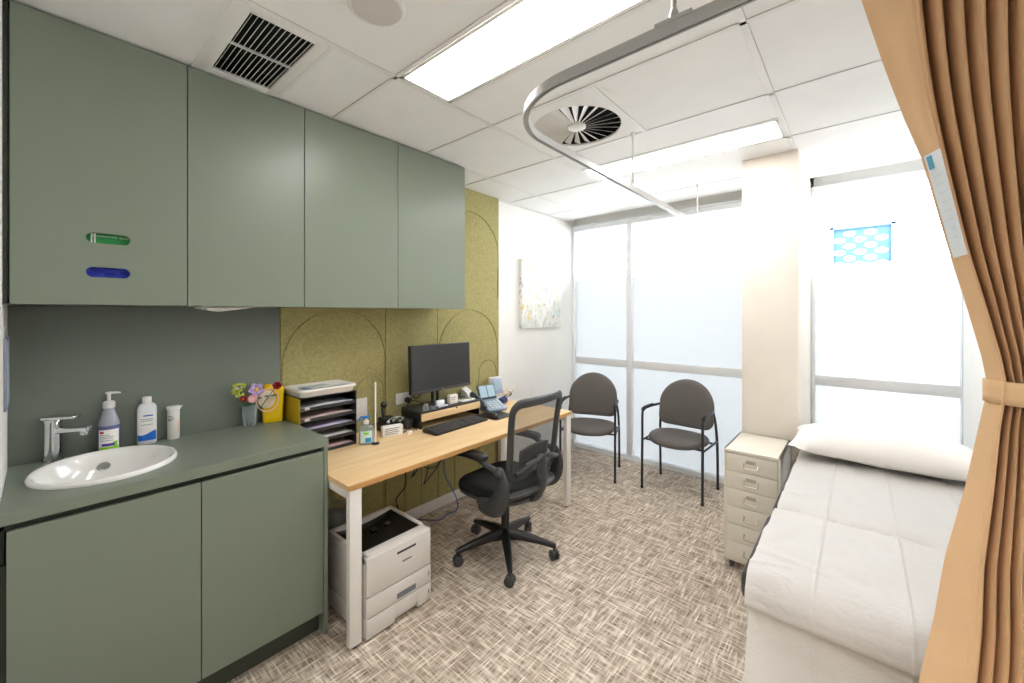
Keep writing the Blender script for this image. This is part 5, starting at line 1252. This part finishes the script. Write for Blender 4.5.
# return-air grille
x0, x1, y0, y1 = -2.060, -1.521, 0.405, 0.713
root = thing('air_grille', 'rectangular white louvred air grille in the ceiling above the sage cabinets', 'air vent', ((x0+x1)/2, (y0+y1)/2, HC))
gx0, gx1, gy0, gy1 = -2.012, -1.522+0.0, 0.460, 0.674
gx1 = -1.545
g = G(); g.box((x0, y0, HC-0.008), (x1, gy0, HC+0.004), 0.002); g.box((x0, gy1, HC-0.008), (x1, y1, HC+0.004), 0.002); g.box((x0, gy0, HC-0.008), (gx0, gy1, HC+0.004), 0.002); g.box((gx1, gy0, HC-0.008), (x1, gy1, HC+0.004), 0.002)
g.build('frame', M_grid, root)
g = G(); g.box((gx0-0.01, gy0-0.01, HC+0.055), (gx1+0.01, gy1+0.01, HC+0.06)); g.box((gx0-0.01, gy0-0.01, HC+0.004), (gx0-0.006, gy1+0.01, HC+0.055)); g.box((gx1+0.006, gy0-0.01, HC+0.004), (gx1+0.01, gy1+0.01, HC+0.055)); g.box((gx0-0.01, gy0-0.01, HC+0.004), (gx1+0.01, gy0-0.006, HC+0.055)); g.box((gx0-0.01, gy1+0.006, HC+0.004), (gx1+0.01, gy1+0.01, HC+0.055)); g.build('duct_box', M_darkvoid, root, smooth=0)
nb = 12; 
for k in range(nb):
    y = gy0+(k+0.5)*(gy1-gy0)/nb
    g = G(); Mz = Matrix.Translation(((gx0+gx1)/2, y, HC+0.000)) @ Matrix.Rotation(math.radians(-24), 4, 'X')
    g.box((-(gx1-gx0)/2, -0.0008, -0.007), ((gx1-gx0)/2, 0.0008, 0.010), M=Mz); g.build('louvre', M_grid, root, smooth=0)
g = G(); g.box(((gx0+gx1)/2-0.003, gy0, HC-0.005), ((gx0+gx1)/2+0.003, gy1, HC+0.004)); g.build('centre_bar', M_grid, root, smooth=0)
# swirl diffuser
cx, cy, Rd = -1.170, 1.905, 0.235
root = thing('swirl_diffuser', 'round white swirl air diffuser with radial blades in a ceiling tile', 'air vent', (cx, cy, HC))
g = G(); n = 64
sq = []
for k in range(n):
    t = 2*PI*k/n; c_, s_ = math.cos(t), math.sin(t); m_ = max(abs(c_), abs(s_)); sq.append((-1.208+0.287*c_/m_, 1.893+0.287*s_/m_))
vs = [(x, y, HC-0.001) for x, y in sq]+[(cx+Rd*math.cos(2*PI*k/n), cy+Rd*math.sin(2*PI*k/n), HC-0.001) for k in range(n)]+[(cx+(Rd+0.004)*math.cos(2*PI*k/n), cy+(Rd+0.004)*math.sin(2*PI*k/n), HC+0.012) for k in range(n)]
fs = [[k, (k+1) % n, n+(k+1) % n, n+k] for k in range(n)]+[[n+k, n+(k+1) % n, 2*n+(k+1) % n, 2*n+k] for k in range(n)]
g.raw(vs, fs); g.build('face_plate', M_tile, root)
g = G(); g.lathe([(Rd+0.004, 0.010), (Rd+0.004, 0.07), (0.0, 0.07)], (cx, cy, HC), 48, cap=False); g.build('plenum', M_darkvoid, root)
for k in range(24):
    t = 2*PI*k/24; d = Vector((math.cos(t), math.sin(t), 0)); s_ = Vector((-d.y, d.x, 0)); c0 = Vector((cx, cy, HC+0.001))
    g = G(); w1, w2 = 0.009, 0.036; rise = 0.55
    vs = []
    for r_, w_ in ((0.045, w1), (Rd-0.001, w2)):
        for e_ in (-0.0, 1.0): vs.append(c0+d*r_+s_*(w_*(e_-0.5))+Vector((0, 0, 0.001+w_*rise*e_)))
    g.raw([vs[0], vs[1], vs[3], vs[2]], [[0, 1, 2, 3]]); g.build('blade', M_grid, root, smooth=0, thick=0.0012)
g = G(); g.lathe([(0.0, -0.004), (0.040, -0.004), (0.050, 0.0), (0.050, 0.010), (0, 0.01)], (cx, cy, HC), 32, cap=False); g.build('hub', M_grid, root)
# ceiling speaker / sensor
cx, cy = -1.205, 0.722
root = thing('ceiling_speaker', 'round white ceiling speaker grille beyond the louvred vent', 'speaker', (cx, cy, HC))
g = G(); g.lathe([(0.092, 0.0), (0.092, -0.006), (0.085, -0.010), (0.078, -0.009)], (cx, cy, HC-0.0002), 48, cap=False); g.build('rim', M_grid, root)
g = G(); g.lathe([(0.079, -0.008), (0.060, -0.010), (0.0, -0.011)], (cx, cy, HC), 48, cap=False); g.build('grille', mat('grille_white', (208, 202, 198), 0.7, bump=(900, 0.6)), root)

# ------------------------------------------------------------------ painting
root = thing('painting', 'small unframed abstract canvas of pale teal and yellow on the white wall', 'painting', (XW, 3.27, 1.64))
g = G(); g.box((XW+0.001, 2.935, 1.335), (XW+0.035, 3.585, 1.985), 0.002); g.build('canvas', simple_mix('abstract_paint', _painting), root)
# notice on the back wall at the far left
root = thing('wall_notice', 'edge-on framed notice with blue border on the wall left of the splashback', 'notice', (-2.1, YB+0.001, 1.3))
g = G(); g.box((-2.32, YB+0.0005, 1.15), (-2.12, YB+0.007, 1.39), 0.001); g.build('frame', mat('notice_slate', (140, 146, 166), 0.5), root)
g = G(); g.box((-2.31, YB+0.0071, 1.16), (-2.13, YB+0.0076, 1.38)); g.build('sheet', mat('notice_grey', (170, 180, 196), 0.6), root, smooth=0)

# ------------------------------------------------------------------ perforated screen outside
M_ext = mat('powder_blue_metal', (66, 104, 158), 0.5)
OX0, OX1, OZ0, OZ1, OYY = -0.210, 0.238, 1.35, 2.297, 5.0
root = thing('perforated_screen', 'blue perforated metal screen box seen outside the right window', 'screen', ((OX0+OX1)/2, OYY, OZ0))
cu = bpy.data.curves.new('t', 'CURVE'); cu.dimensions = '2D'; cu.fill_mode = 'BOTH'; cu.extrude = 0.002
def spl(pts):
    s_ = cu.splines.new('POLY'); s_.points.add(len(pts)-1); s_.use_cyclic_u = True
    for p, q in zip(s_.points, pts): p.co = (q[0], q[1], 0, 1)
spl([(OX0+0.02, OZ0), (OX1-0.02, OZ0), (OX1-0.02, OZ1-0.02), (OX0+0.02, OZ1-0.02)])
px_w = 0.150; row = 0
z = OZ1-0.070
while z > OZ0+0.04:
    xo = OX0+0.062+(0.075 if row % 2 == 0 else 0.0); x = xo
    while x < OX1-0.055:
        spl([(x+0.045*math.cos(-2*PI*k/20), z+0.025*math.sin(-2*PI*k/20)) for k in range(20)]); x += px_w
    z -= 0.058; row += 1
oo = bpy.data.objects.new('t', cu); COL.objects.link(oo)
me = bpy.data.meshes.new_from_object(oo.evaluated_get(bpy.context.evaluated_depsgraph_get()))
g = G(); g.raw([v.co.copy() for v in me.vertices], [list(p.vertices) for p in me.polygons], M=Matrix(((1, 0, 0, 0), (0, 0, -1, OYY), (0, 1, 0, 0), (0, 0, 0, 1))))
bpy.data.objects.remove(oo); bpy.data.curves.remove(cu); bpy.data.meshes.remove(me)
g.build('perforated_sheet', M_ext, root, smooth=0)
g = G()
for a_, b_ in (((OX0-0.01, OYY-0.03, OZ0), (OX0+0.022, OYY+0.05, OZ1)), ((OX1-0.022, OYY-0.03, OZ0), (OX1+0.01, OYY+0.05, OZ1)), ((OX0-0.01, OYY-0.03, OZ1-0.022), (OX1+0.01, OYY+0.05, OZ1)), ((OX0+0.0, OYY, OZ1), (OX0+0.02, OYY+0.02, OZ1+0.025)), ((OX1-0.08, OYY, OZ1), (OX1-0.05, OYY+0.02, OZ1+0.035))): g.box(a_, b_, 0.002)
g.build('frame', mat('pale_blue_metal', (104, 134, 178), 0.5), root)
for x in (OX0+0.0, OX1-0.03):
    g = G(); g.box((x, OYY+0.0, -0.12), (x+0.03, OYY+0.04, OZ0), 0.002); g.build('post', M_ext, root)
